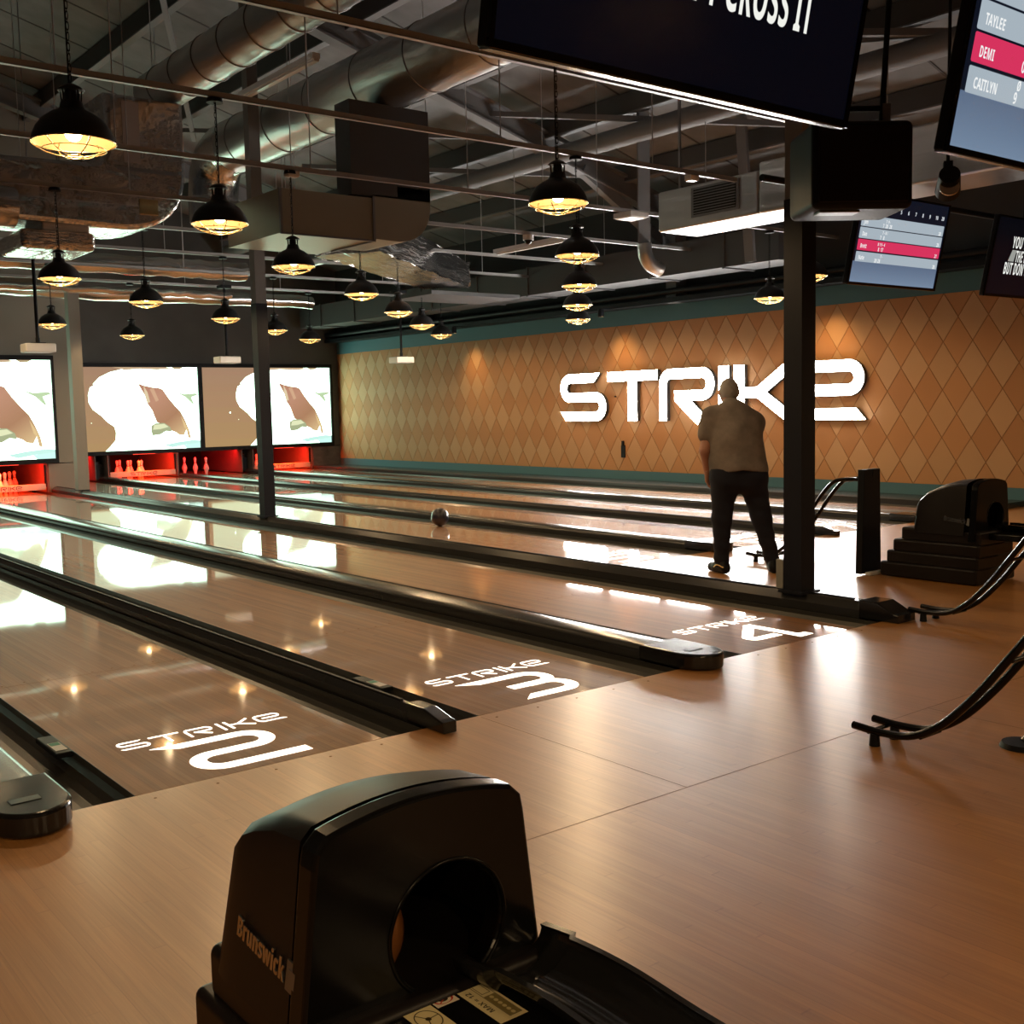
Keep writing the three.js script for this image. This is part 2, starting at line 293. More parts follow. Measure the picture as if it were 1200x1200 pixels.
// ------------------------------------------------------------------ walls, roof
{
  const w = structure('wall_right', [box(WALL, WALL + 0.3, -0.5, 5.2, -24, 12)], M.wallDark);
  mesh('joint_board', box(WALL - 0.012, WALL, 0.22, 2.75, ENDZ, 6), M.joint, w);
  mesh('base_band', box(WALL - 0.02, WALL, 0, 0.22, ENDZ, 6), M.teal, w);
  mesh('top_band', box(WALL - 0.022, WALL, 2.75, 3.02, ENDZ, 6), M.teal, w);
  const pw = 0.4154, ph = 2.53 / 4, g = 0.008;
  const dia = (w0, h0) => { const s = new THREE.Shape([new THREE.Vector2(-w0, 0), new THREE.Vector2(0, -h0), new THREE.Vector2(w0, 0), new THREE.Vector2(0, h0)]); const q = new THREE.ExtrudeGeometry(s, { depth: 0.008, bevelEnabled: false }); q.rotateY(-Math.PI / 2); return q; };
  const tri = (up) => { const h0 = (ph / 2 - g * 1.6) * (up ? 1 : -1), w0 = pw / 2 - g; const s = new THREE.Shape([new THREE.Vector2(-w0, 0), new THREE.Vector2(w0, 0), new THREE.Vector2(0, h0)]); const q = new THREE.ExtrudeGeometry(s, { depth: 0.008, bevelEnabled: false }); q.rotateY(-Math.PI / 2); return q; };
  const D = dia(pw / 2 - g * 0.62, ph / 2 - g * 0.95), Tu = tri(true), Td = tri(false);
  for (let k = -8; k < 37; k++) {
    const z = -5.017 - k * pw; if (z > -1.6 || z < ENDZ + 0.1) continue;
    for (let r = 0; r < 4; r++) { const o = mesh('pale_diamond_panel', D, hash(k + 50, r, 3) > 0.5 ? M.paleDia : M.paleDia2, w); o.position.set(WALL - 0.012, 0.22 + ph * (r + 0.5), z); }
    for (let r = 0; r < 3; r++) { const o = mesh('orange_diamond_panel', D, hash(k + 50, r, 5) > 0.5 ? M.orange : M.orange2, w); o.position.set(WALL - 0.012, 0.22 + ph * (r + 1), z - pw / 2); }
    const a = mesh('triangle_panel', Tu, M.orange, w); a.position.set(WALL - 0.012, 0.222, z - pw / 2);
    const b = mesh('triangle_panel', Td, M.orange2, w); b.position.set(WALL - 0.012, 2.748, z - pw / 2);
  }
  mesh('plain_board', box(WALL - 0.02, WALL - 0.012, 0.22, 2.75, -1.5, 6), M.orange, w);
  mesh('wall_post', [box(WALL - 0.25, WALL, 3.02, 4.6, -9.0, -8.78)], M.beamGrey, w);
  mesh('wall_post', [box(WALL - 0.25, WALL, 3.02, 4.6, -16.3, -16.1)], M.beamGrey, w);
  mesh('ledge', [box(WALL - 0.35, WALL, 3.02, 3.1, ENDZ, 6)], M.black, w);
  mesh('conduit', [rod(V(WALL - 0.3, 3.2, ENDZ), V(WALL - 0.3, 3.2, 0), 0.05, 10)], M.black, w);
}
structure('wall_left', box(-9.3, -9, -0.5, 8, -24, 12), M.wallDark);
structure('wall_back', box(-9.3, WALL + 0.3, -0.5, 8, 12, 12.3), M.wallDark);
structure('wall_end_near', [box(-9, 4.62, 0.535, 7.8, -17.62, -17.5), box(4.16, 4.64, 0, 0.52, -17.7, -17.5)], M.taupe);
structure('wall_end_far', [box(4.4, WALL, 0.535, 7.8, -20.42, -20.3), box(11.12, WALL, 0.0, 0.52, -20.5, -20.3)], M.wallGrey);
structure('wall_partition', box(4.52, 4.62, 0, 7.8, -20.3, -17.7), M.taupe);
structure('wall_behind_pins', box(-9, WALL, -0.2, 4, -24, -23.7), M.pit);
// roof: two slopes
const RS = 0.283, roofY = x => x >= 1.5 ? 4.75 + RS * (WALL - x) : 4.75 + RS * (WALL - 1.5) - RS * (1.5 - x);
{
  const g = [];
  const slab = (x0, x1) => { const y0 = roofY(x0), y1 = roofY(x1), q = new THREE.BoxGeometry(Math.hypot(x1 - x0, y1 - y0), 0.14, 36.2); q.rotateZ(Math.atan2(y1 - y0, x1 - x0)); q.translate((x0 + x1) / 2, (y0 + y1) / 2 + 0.07, -6); return q; };
  const c = structure('ceiling', [slab(1.5, WALL + 0.3), slab(-9.3, 1.5)], M.deck); metreUV(c.geometry, 0.3, 0.3);
  // boarding joints under the roof deck
  const board = new THREE.BoxGeometry(1, 0.012, 0.03);
  for (let z = -19; z < 3; z += 1.3) { const x0 = 1.6, x1 = WALL, o = mesh('deck_joint', board, M.purlin, c); const y0 = roofY(x0), y1 = roofY(x1); o.scale.x = Math.hypot(x1 - x0, y1 - y0); o.rotation.z = Math.atan2(y1 - y0, x1 - x0); o.position.set((x0 + x1) / 2, (y0 + y1) / 2 - 0.004, z); }
}
function iBeam(a, b, w, h, t = 0.03) { const up = V(0, h / 2, 0); return [beam(a.clone().sub(up), b.clone().sub(up), w, t), beam(a.clone().add(up), b.clone().add(up), w, t), beam(a, b, t, h)]; }
for (const [i, z] of [-0.8, -8.85, -16.4].entries()) {
  const where = ['above the foul line', 'above the middle column', 'close to the pin end'][i];
  const t = thing('roof_rafter', `grey steel roof rafter sloping to the diamond wall, ${where}`, 'beam', [0, 0, z]);
  const dy = -0.36;
  mesh('rafter_beam', iBeam(V(1.5, roofY(1.5) + dy, 0), V(WALL - 0.05, roofY(WALL) + dy, 0), 0.2, 0.3), M.beamGrey, t);
  mesh('rafter_beam', iBeam(V(1.5, roofY(1.5) + dy, 0), V(-9, roofY(-9) + dy, 0), 0.2, 0.3), M.beamGrey, t);
  mesh('haunch', beam(V(WALL - 0.2, roofY(WALL) - 0.95, 0), V(WALL - 2.2, roofY(WALL - 2.2) - 0.45, 0), 0.12, 0.16), M.beamGrey, t);
  for (const x of [9, 5.7, 2.6]) mesh('fly_brace', beam(V(x, roofY(x) - 0.2, 0.05), V(x + 0.15, roofY(x) - 0.62, 0.75), 0.05, 0.05), M.beamGrey, t);
}
{
  const xs = [10.6, 9.0, 7.35, 5.7, 4.1, 2.5, 0.4, -1.2, -2.8];
  const ord = ['first', 'second', 'third', 'fourth', 'fifth', 'sixth', 'seventh', 'eighth', 'ninth'];
  xs.forEach((x, i) => {
    const t = thing('roof_purlin', `dark steel purlin running lengthwise under the roof, ${ord[i]} from the diamond wall`, 'beam', [x, roofY(x) - 0.14, -9]);
    mesh('web', box(-0.03, 0.03, -0.14, 0.12, -12, 14), M.purlin, t);
    mesh('flange', box(-0.03, 0.09, -0.155, -0.135, -12, 14), M.beamGrey, t);
  });
}
{ // round brace tube across the bay and thin cross braces
  const t = tag(mesh('brace_tube', rod(V(9.0, 5.0, -20), V(9.0, 5.0, 1.2), 0.13, 16), M.beamGrey), 'thick round grey tube running lengthwise below the rafters', 'tube');
  const defs = [[V(8.0, 5.5, -8.85), V(11.2, 4.55, -3.2)], [V(6.2, 5.9, -8.85), V(9.6, 5.1, -2.0)], [V(9.8, 4.85, -8.85), V(7.5, 5.55, -13.5)], [V(8.6, 5.25, -8.85), V(5.6, 6.1, -14.5)], [V(3.2, 6.6, -8.85), V(6.0, 6.0, -14.5)], [V(3.2, 6.6, -8.85), V(0.2, 6.9, -3)], [V(2.2, 6.9, -16.4), V(-0.8, 6.7, -10)], [V(9.9, 4.85, -0.9), V(7.0, 5.65, -6)]];
  const txt = ['from the middle rafter towards the wall and foul line', 'crossing above the lit sign', 'behind the middle rafter beside the brace tube', 'long, behind the middle rafter', 'behind the large round duct', 'near the roof ridge', 'far beyond the foil ducts', 'beside the overhead score screens'];
  defs.forEach(([a, b], i) => tag(mesh('diagonal_brace', beam(a, b, 0.07, 0.07), M.beamGrey), `thin grey diagonal roof brace ${txt[i]}`, 'brace'));
  tag(mesh('tie_post', beam(V(10.4, 3.3, -6.2), V(10.2, 5.2, -6.2), 0.16, 0.05), M.beamGrey), 'flat upright grey tie behind the air unit', 'brace');
}
// columns on the long divider
for (const [i, z] of [-0.70, -8.72, -15.92].entries()) {
  const t = thing('steel_column', ['square column by lane five approach, black below and grey above', 'square column halfway down the lanes, black below and grey above', 'square pale grey column beside the projection screens'][i], 'column', [4.2635, 0, z]);
  const h = roofY(4.26) - 0.4, s = i === 2 ? 0.095 : 0.073;
  if (i < 2) { mesh('lower_casing', box(-s, s, 0.06, 2.7, -s, s), M.colBlack, t); mesh('upper_shaft', box(-s + 0.004, s - 0.004, 2.7, h, -s + 0.004, s - 0.004), M.colGrey, t); }
  else mesh('shaft', box(-s, s, 0.04, h, -s, s), M.taupe, t);
  mesh('base_plate', box(-0.1, 0.1, 0.095, 0.112, -0.1, 0.1), M.colBlack, t);
  if (!i) mesh('socket_box', rbox(0.07, 0.2, 0.06, -0.04, 0.215, -0.106, 0.006), std({ color: lin(0.32, 0.31, 0.26), roughness: 0.6 }), t);
}

// ------------------------------------------------------------------ projection screens and pin decks
const filmTex = canvasTex(1024, 576, (x, w, h) => {
  x.fillStyle = '#ffffff'; x.fillRect(0, 0, w, h);
  const P = (pts, c) => { x.fillStyle = c; x.beginPath(); pts.forEach(([a, b], i) => i ? x.lineTo(a * w, b * h) : x.moveTo(a * w, b * h)); x.closePath(); x.fill(); };
  const gr = x.createLinearGradient(0, 0, 0, h); gr.addColorStop(0, '#573630'); gr.addColorStop(0.4, '#5b382f'); gr.addColorStop(1, '#5d3b2c');
  P([[0, 0], [0.5, 0], [0.47, 0.03], [0.4, 0.06], [0.33, 0.12], [0.285, 0.2], [0.292, 0.215], [0.265, 0.24], [0.25, 0.33], [0.252, 0.42], [0.275, 0.5], [0.33, 0.58], [0.365, 0.65], [0.41, 0.71], [0.42, 0.78], [0.415, 0.87], [0.38, 0.94], [0.345, 1], [0, 1]], gr);
  x.fillStyle = '#ffffff'; x.beginPath(); x.ellipse(0.2 * w, 0.57 * h, 5, 6, 0, 0, 7); x.fill(); x.beginPath(); x.arc(0.262 * w, 0.66 * h, 2, 0, 7); x.fill();
  const g2 = x.createLinearGradient(0.58 * w, 0.2 * h, 0.85 * w, 0.85 * h); g2.addColorStop(0, '#623531'); g2.addColorStop(0.35, '#673c37'); g2.addColorStop(0.7, '#5c352c'); g2.addColorStop(1, '#755042');
  P([[0.582, 0.195], [0.62, 0.22], [0.68, 0.245], [0.72, 0.25], [0.75, 0.27], [0.79, 0.38], [0.83, 0.47], [0.87, 0.55], [0.9, 0.66], [0.925, 0.78], [0.935, 0.88], [0.915, 0.87], [0.905, 0.77], [0.885, 0.84], [0.85, 0.83], [0.83, 0.8], [0.79, 0.77], [0.75, 0.7], [0.7, 0.67], [0.685, 0.6], [0.67, 0.52], [0.64, 0.44], [0.625, 0.34]], g2);
  P([[0.62, 0.22], [0.645, 0.3], [0.66, 0.42], [0.64, 0.44], [0.625, 0.34]], '#7a5a53');
  P([[0.66, 0.26], [0.69, 0.26], [0.72, 0.4], [0.7, 0.42]], '#724942'); P([[0.87, 0.6], [0.9, 0.7], [0.92, 0.8], [0.89, 0.74]], '#7b5645');
  P([[0.66, 0.71], [0.69, 0.68], [0.75, 0.68], [0.79, 0.73], [0.8, 0.79], [0.76, 0.78], [0.72, 0.82], [0.665, 0.83], [0.658, 0.78]], '#5a4d43'); P([[0.68, 0.7], [0.75, 0.69], [0.78, 0.73], [0.72, 0.755], [0.67, 0.76]], '#7c675e');
  P([[0.84, 0.3], [0.9, 0.33], [0.98, 0.32], [1, 0.34], [0.95, 0.37], [0.97, 0.46], [0.955, 0.45], [0.91, 0.37]], '#675f55');
  P([[0.42, 0], [0.78, 0], [0.83, 0.012], [0.72, 0.03], [0.6, 0.02], [0.5, 0.035]], '#6d4a43'); P([[0.82, 0], [0.9, 0], [0.88, 0.02], [0.84, 0.024]], '#62443a');
  P([[0.74, 0.95], [0.84, 0.92], [0.95, 0.9], [1, 0.91], [1, 0.98], [0.9, 0.955], [0.8, 0.985]], '#6d6e77'); P([[0.88, 0.96], [1, 0.935], [1, 1], [0.9, 1]], '#72747d');
});
const scr = std({ color: lin(0.02, 0.02, 0.02), emissive: lin(0.64, 1, 0.76), emissiveMap: filmTex, emissiveIntensity: SCREEN_GLOW, roughness: 0.7 });
function screen(x0, x1, z, label) {
  const y0 = 0.62, y1 = 2.42, t = thing('projection_screen', label, 'screen', [(x0 + x1) / 2, y0, z]); const w = x1 - x0, h = y1 - y0, f = 0.085, e = 0.05;
  mesh('frame', [box(-w / 2 - e, w / 2 + e, -f, 0, 0, 0.07), box(-w / 2 - e, w / 2 + e, h, h + f, 0, 0.07), box(-w / 2 - e, -w / 2, 0, h, 0, 0.07), box(w / 2, w / 2 + e, 0, h, 0, 0.07)], M.black, t);
  const p = new THREE.PlaneGeometry(w, h); p.translate(0, h / 2, 0.025); mesh('screen_picture', p, scr, t);
  const l = new THREE.RectAreaLight(lin(0.62, 1, 0.7), 0.6, w * 0.95, h * 0.95); l.position.set((x0 + x1) / 2, y0 + h / 2, z + 0.09); l.lookAt((x0 + x1) / 2, y0 + h / 2, z + 3); scene.add(l);
}
screen(1.03, 4.29, -17.5, 'glowing projection screen over lanes three and four');
screen(5.02, 8.27, -20.3, 'glowing projection screen over lanes five and six');
screen(8.37, 11.63, -20.3, 'glowing projection screen next to the diamond wall');

const pinGeo = (() => { const pr = [[0, 0], [0.0258, 0], [0.03, 0.01], [0.036, 0.05], [0.0495, 0.09], [0.0605, 0.114], [0.058, 0.15], [0.045, 0.19], [0.031, 0.22], [0.0235, 0.25], [0.0225, 0.27], [0.026, 0.3], [0.0315, 0.33], [0.0323, 0.343], [0.028, 0.365], [0.017, 0.378], [0, 0.381]]; return new THREE.LatheGeometry(pr.map(p => new THREE.Vector2(...p)), 16); })();
const pinRing = new THREE.LatheGeometry([[0.0236, 0.245], [0.0232, 0.252], [0.0236, 0.259]].map(p => new THREE.Vector2(p[0] + 0.0012, p[1])), 14);
const PINS = [[0, 0], [-1, 1], [1, 1], [-2, 2], [0, 2], [2, 2], [-3, 3], [-1, 3], [1, 3], [3, 3]];
const barFace = std({ color: lin(0.62, 0.54, 0.42), roughness: 0.45 });
function deck(n, standing, sweep) {
  const x = laneX[n], m = mask(n), f = foul(n);
  const t = thing('pin_deck_housing', `red lit pin deck housing at the end of lane ${WORD[n]}`, 'pin deck', [x, 0, m]);
  mesh('kickback', box(-0.775, -0.76, 0, 0.6, -2.4, -0.02), M.kick, t); mesh('kickback', box(0.76, 0.775, 0, 0.6, -2.4, -0.02), M.kick, t);
  mesh('hood_panel', box(-0.775, 0.775, 0.62, 0.66, -2.4, -0.13), M.pit, t);
  mesh('pit_curtain', box(-0.75, 0.75, 0.02, 0.6, -2.4, -2.35), M.pit, t);
  mesh('red_tube', rod(V(-0.7, 0.6, -0.3), V(0.7, 0.6, -0.3), 0.016, 8), M.redTube, t);
  const l = new THREE.RectAreaLight(lin(1, 0.008, 0.008), RED_GLOW, 1.4, 0.1); l.position.set(x, 0.575, m - 0.3); l.lookAt(x, 0.0, m - 0.75); scene.add(l);
  if (sweep) {
    const s = thing('sweep_bar', `pin sweep bar lettered across lane ${WORD[n]}`, 'sweep bar', [x, 0, m - 0.06]);
    mesh('bar', rbox(1.46, 0.115, 0.05, 0, 0.1, 0, 0.008), barFace, s);
    mesh('sweep_arm', box(-0.745, -0.72, 0.1, 0.5, -0.02, 0.02), M.black, s); mesh('sweep_arm', box(0.72, 0.745, 0.1, 0.5, -0.02, 0.02), M.black, s);
    let cx = -0.29; const sc = 0.074;
    for (const ch of 'STRIKE') { const g = strokeGeo(GLYPH[ch].s.map(q => ({ ...q, w: 0.15 })), 0.15, 0.004, sc); g.forEach(q => q.translate(cx, 0.065, 0.025)); mesh('letter', g, M.black, s); cx += (GLYPH[ch].w + 0.16) * sc; }
    const gl = new THREE.RectAreaLight(lin(1, 0.045, 0.002), RED_GLOW * 20, 0.5, 0.03); gl.position.set(x, 0.522, m + 0.06); gl.lookAt(x, 0.1, m - 0.035); scene.add(gl);
    mesh('red_tube', rod(V(-0.25, 0.531, 0.12), V(0.25, 0.531, 0.12), 0.004, 8), M.redTube, s);
  }
  standing.forEach(k => {
    const [a, b] = PINS[k - 1], p = thing('bowling_pin', `white bowling pin standing on lane ${WORD[n]}, ${['head pin', 'left of the second row', 'right of the second row', 'left of the third row', 'middle of the third row', 'right of the third row', 'left corner of the back row', 'second of the back row', 'third of the back row', 'right corner of the back row'][k - 1]}`, 'pin', [x + a * 0.1524, 0, m - 0.3 - b * 0.264], 0, `pins of lane ${n}`);
    mesh('body', pinGeo, M.pin, p); mesh('neck_stripe', pinRing, M.redStripe, p);
  });
}
deck(4, [1, 2, 3, 4, 5, 6, 7, 8, 9, 10], true);
deck(5, [], false);
deck(6, [1, 2, 4, 3, 5, 8], true);
deck(7, [1, 2, 4], false);
deck(8, [2, 4], true);
for (const [a, b, l] of [[6.055, -20.45, 'black ball lift machine between lanes five and six'], [9.42, -20.45, 'black ball lift machine between lanes seven and eight']]) {
  const t = thing('ball_lift', l, 'ball lift', [a, 0, b]);
  mesh('lift_body', [box(-0.1, 0.1, 0, 0.34, -0.5, -0.1)], M.black, t); mesh('lift_cover', rbox(0.16, 0.1, 0.25, 0, 0.36, -0.28, 0.03), M.plastic, t); mesh('lift_panel', box(-0.09, 0.09, 0.2, 0.5, -0.55, -0.5), M.kick, t);
}

// projectors on drop poles
for (const [x, z, l] of [[2.63, -12.2, 'white projector on a pole aimed over lanes three and four'], [6.64, -15.0, 'white projector on a pole aimed over lanes five and six'], [9.95, -14.4, 'white projector on a pole nearest the diamond wall']]) {
  const t = thing('projector', l, 'projector', [x, 2.33, z]);
  mesh('housing', rbox(0.4, 0.12, 0.3, 0, 0, 0, 0.02), M.white, t);
  mesh('lens', new THREE.CylinderGeometry(0.045, 0.05, 0.05, 16).rotateX(Math.PI / 2).translate(0.08, 0, -0.165), M.gloss, t);
  mesh('bracket', [box(-0.09, 0.09, 0.06, 0.075, -0.06, 0.06), rod(V(0, 0.07, 0), V(0, 0.14, 0), 0.03)], M.black, t);
  mesh('drop_pole', rod(V(0, 0.1, 0), V(0, 1.3, 0), 0.024), M.black, t);
  mesh('ceiling_plate', rbox(0.2, 0.06, 0.2, 0, 1.29, 0, 0.01), M.black, t);
  mesh('hanger_rod', rod(V(0, 1.3, 0), V(0, roofY(x) - 2.33, 0), 0.008, 6), M.steel, t);
}

// ------------------------------------------------------------------ lit wall sign, socket
{
  const h = 0.86, t = thing('lit_wall_sign', 'large glowing white letters on the diamond patterned wall', 'sign', [WALL - 0.02, 1.095, -11.832], -Math.PI / 2);
  const zs = { S: 0, T: 1.27, R: 2.525, I: 3.84, K: 4.155, E: 5.29 };
  const inset = (paths) => paths;
  for (const ch of 'STRIKE') {
    const L = new THREE.Group(); L.name = 'sign_letter'; t.add(L); L.position.set(zs[ch], 0, 0);
    mesh('letter_return', strokeGeo(GLYPH[ch].s, Wd, 0.07, h, 6).map(g => g.translate(0, 0, 0.03)), M.signSide, L);
    mesh('letter_face', strokeGeo(GLYPH[ch].s, Wd * 0.94, 0.006, h, 6).map(g => g.translate(0, 0, 0.1)), M.signFace, L);
    mesh('standoff', [rod(V(0.1, 0.5 * h, 0), V(0.1, 0.5 * h, 0.03), 0.012)], M.black, L);
  }
  const l = new THREE.RectAreaLight(lin(1, 0.97, 0.92), 0.5, 6.4, 0.8); l.position.set(WALL - 0.16, 1.53, -8.56); l.lookAt(5, 1.53, -8.56); scene.add(l);
  const s = thing('wall_socket', 'small black wall socket below the lit sign', 'socket', [WALL - 0.02, 0.62, -10.28], -Math.PI / 2);
  mesh('face_plate', rbox(0.1, 0.22, 0.02, 0, -0.06, 0.012, 0.006), M.black, s); mesh('plug', rbox(0.04, 0.09, 0.04, 0, 0.08, 0.02, 0.006), M.black, s);
}

// small wall washers on the ledge: each throws a warm scallop on the diamonds
for (const [z, l] of [[-14.6, 'before the projectors'], [-10.25, 'above the first letters of the sign'], [-5.9, 'above the last letter of the sign']]) {
  const t = thing('wall_washer', `small black wall washer on the ledge ${l}`, 'spotlight', [WALL - 0.55, 3.0, z]);
  mesh('washer_can', new THREE.CylinderGeometry(0.05, 0.055, 0.13, 16, 1, true).translate(0, -0.05, 0), M.black, t); mesh('washer_bracket', box(-0.02, 0.4, 0.015, 0.03, -0.02, 0.02), M.black, t);
  mesh('lamp_bulb', new THREE.SphereGeometry(0.03, 12, 10).translate(0, -0.06, 0), M.bulb, t);
  const p = new THREE.SpotLight(lin(1, 0.58, 0.2), WASH, 0, 0.62, 1, 2); p.position.set(WALL - 0.55, 2.93, z); p.target.position.set(WALL, 2.05, z); p.castShadow = true; scene.add(p, p.target);
}
// ------------------------------------------------------------------ pendant lamps
const RAILY = 3.64, RIMY = 2.75;
const lampProto = (() => {
  const t = new THREE.Group();
  const P = a => a.map(p => new THREE.Vector2(...p));
  mesh('shade', new THREE.LatheGeometry(P([[0.2, 0], [0.203, 0.004], [0.197, 0.03], [0.18, 0.07], [0.15, 0.11], [0.105, 0.143], [0.072, 0.158], [0.06, 0.17], [0.052, 0.2], [0.046, 0.205]]), 40), M.shadeOut, t);
  mesh('reflector', new THREE.LatheGeometry(P([[0.198, 0.002], [0.19, 0.03], [0.173, 0.068], [0.145, 0.105], [0.1, 0.138], [0.06, 0.15], [0.0, 0.153]]), 40), M.shadeIn, t);
  const vent = [new THREE.LatheGeometry(P([[0.0, 0.29], [0.02, 0.288], [0.05, 0.272], [0.066, 0.258], [0.062, 0.252], [0.0, 0.252]]), 20), new THREE.CylinderGeometry(0.03, 0.034, 0.06, 14).translate(0, 0.23, 0)];
  for (let i = 0; i < 8; i++) { const a = i * Math.PI / 4; vent.push(rod(V(Math.cos(a) * 0.046, 0.198, Math.sin(a) * 0.046), V(Math.cos(a) * 0.05, 0.258, Math.sin(a) * 0.05), 0.004, 5)); }
  mesh('vent_cap', vent, M.shadeOut, t);
  const cage = [new THREE.TorusGeometry(0.202, 0.0035, 5, 40).rotateX(Math.PI / 2), new THREE.TorusGeometry(0.045, 0.0035, 5, 20).rotateX(Math.PI / 2).translate(0, -0.068, 0), new THREE.TorusGeometry(0.155, 0.003, 5, 32).rotateX(Math.PI / 2).translate(0, -0.034, 0)];
  for (let i = 0; i < 6; i++) { const a = i * Math.PI / 3 + 0.3, c = Math.cos(a), s = Math.sin(a); cage.push(tube([[c * 0.185, 0.03, s * 0.185], [c * 0.202, 0, s * 0.202], [c * 0.155, -0.034, s * 0.155], [c * 0.1, -0.056, s * 0.1], [c * 0.045, -0.068, s * 0.045]], 0.0032, 12, 5)); }
  mesh('wire_cage', cage, M.brass, t);
  mesh('lamp_bulb', new THREE.SphereGeometry(0.042, 16, 12).translate(0, 0.05, 0), M.bulb, t);
  mesh('lamp_holder', new THREE.CylinderGeometry(0.022, 0.025, 0.06, 12).translate(0, 0.12, 0), M.black, t);
  return t;
})();
function lamp(x, z, label, top, power) {
  const t = lampProto.clone(); t.name = numbered('pendant_lamp'); scene.add(t); t.position.set(x, RIMY, z); t.rotation.y = hash(Math.round(x * 10), Math.round(z * 10)) * 6; tag(t, label, 'lamp', 'black dome pendant lamps');
  const H = top - RIMY - 0.28, links = []; // chain: alternating links
  const n = Math.max(6, Math.round(H / 0.05)); for (let i = 0; i < n; i++) links.push(new THREE.TorusGeometry(0.011, 0.003, 4, 8).scale(0.8, 1.9, 1).rotateY(i % 2 ? Math.PI / 2 : 0).translate(0, 0.29 + (i + 0.5) * H / n, 0));
  const ch = mesh('chain', [...links, rod(V(0.012, 0.28, 0), V(0.012, 0.28 + H, 0), 0.004, 5)], M.black, t); ch.userData.kind = 'stuff';
  mesh('canopy', new THREE.CylinderGeometry(0.055, 0.06, 0.03, 16).translate(0, top - RIMY - 0.015, 0), M.black, t);
  const p = new THREE.PointLight(WARM, power, 0, 2); p.position.set(x, RIMY + 0.05, z); p.castShadow = true; p.shadow.radius = 1.8; scene.add(p);
}
const zk = k => -1.87 - 1.92 * k, ordinal = ['first', 'second', 'third', 'fourth'];
const rows = { 2: [0], 3: [1, 3, 5], 4: [0, 2, 4, 6], 5: [1, 3, 5, 7], 6: [2, 4, 6], 7: [1, 3, 5, 7], 8: [2, 4, 6] };
const lampX = { 2: -0.02, 3: 1.6, 4: 3.18, 5: 5.06, 6: 6.8, 7: 8.48, 8: 10.2 };
for (const n of Object.keys(rows)) rows[n].forEach((k, i) => lamp(lampX[n], zk(k), `black dome pendant lamp over lane ${WORD[n]}, ${ordinal[i]} along that lane from the foul line`, n === '2' || k === 0 ? 4.6 : n === '7' && k === 1 ? 5.715 : RAILY - 0.005, BULB));
// lamps over the seating behind, whose light falls on the approach
for (const [i, [x, z]] of [[-3.4, 2.2], [-1.6, 6.2], [1.2, 6.0], [4.0, 5.2], [6.8, 4.0], [2.6, 8.6], [-4.6, 6.6], [9.2, 2.4]].entries()) lamp(x, z, `black dome pendant lamp over the seating, ${['first', 'second', 'third', 'fourth', 'fifth', 'sixth', 'seventh', 'eighth'][i]} of the seating lamps`, 4.2, BACK_BULB);

// cross rails with their hanger rods
for (let k = 0; k < 8; k++) {
  const z = zk(k), x0 = -6, x1 = k < 2 ? 7.26 : 11.7, t = thing('cross_rail', `thin steel lighting rail across the lanes, ${['first', 'second', 'third', 'fourth', 'fifth', 'sixth', 'seventh', 'eighth'][k]} from the foul line`, 'rail', [0, RAILY, z + (k ? 0 : -0.05)]);
  const zz = z < -16 ? x1 : x1;
  mesh('channel', [box(x0, zz, 0, 0.006, -0.021, 0.021), box(x0, zz, 0, 0.042, -0.021, -0.017), box(x0, zz, 0, 0.042, 0.017, 0.021)], M.rail, t);
  for (let x = -0.3 + (k % 2) * 0.8; x < x1 - 0.1; x += 1.85) { const top = roofY(x) - RAILY - 0.05; mesh('hanger_rod', rod(V(x, 0.02, 0), V(x, top, 0), 0.006, 5), M.rail, t); }
}

// ------------------------------------------------------------------ ducts
function ringDuct(name, label, axis, r, z0, z1, m, rings) {
  const t = thing(name, label, 'duct', [axis[0], axis[1], 0]);
  const g = new THREE.CylinderGeometry(r, r, z1 - z0, 40, 24, false); g.rotateX(Math.PI / 2); g.translate(0, 0, (z0 + z1) / 2);
  const uv = g.attributes.uv; for (let i = 0; i < uv.count; i++) uv.setXY(i, uv.getX(i) * 3, uv.getY(i) * (z1 - z0) * 1.2);
  mesh('duct_pipe', g, m, t);
  for (let z = z0 + 0.4; z < z1; z += rings) mesh('duct_seam', new THREE.TorusGeometry(r + 0.002, 0.008, 6, 36).translate(0, 0, z), m === M.foil ? M.steel : M.steel, t);
  return t;
}
{
  const a = ringDuct('round_duct', 'smaller round galvanised duct running lengthwise, dropping into the foil plenum', [3.09, 5.0], 0.235, -8.75, 3.5, M.galv, 0.62);
  const b = ringDuct('round_duct', 'large round foil wrapped duct above the box duct', [4.75, 4.92], 0.345, -10.2, 3.5, M.galv, 1.05);
  mesh('end_elbow', tube([[0, 0, -10.1], [0, 0, -10.5], [0.0, -0.15, -10.85], [0, -0.5, -11.0], [0, -0.9, -11.0]], 0.34, 24, 24), M.foil, b);
}
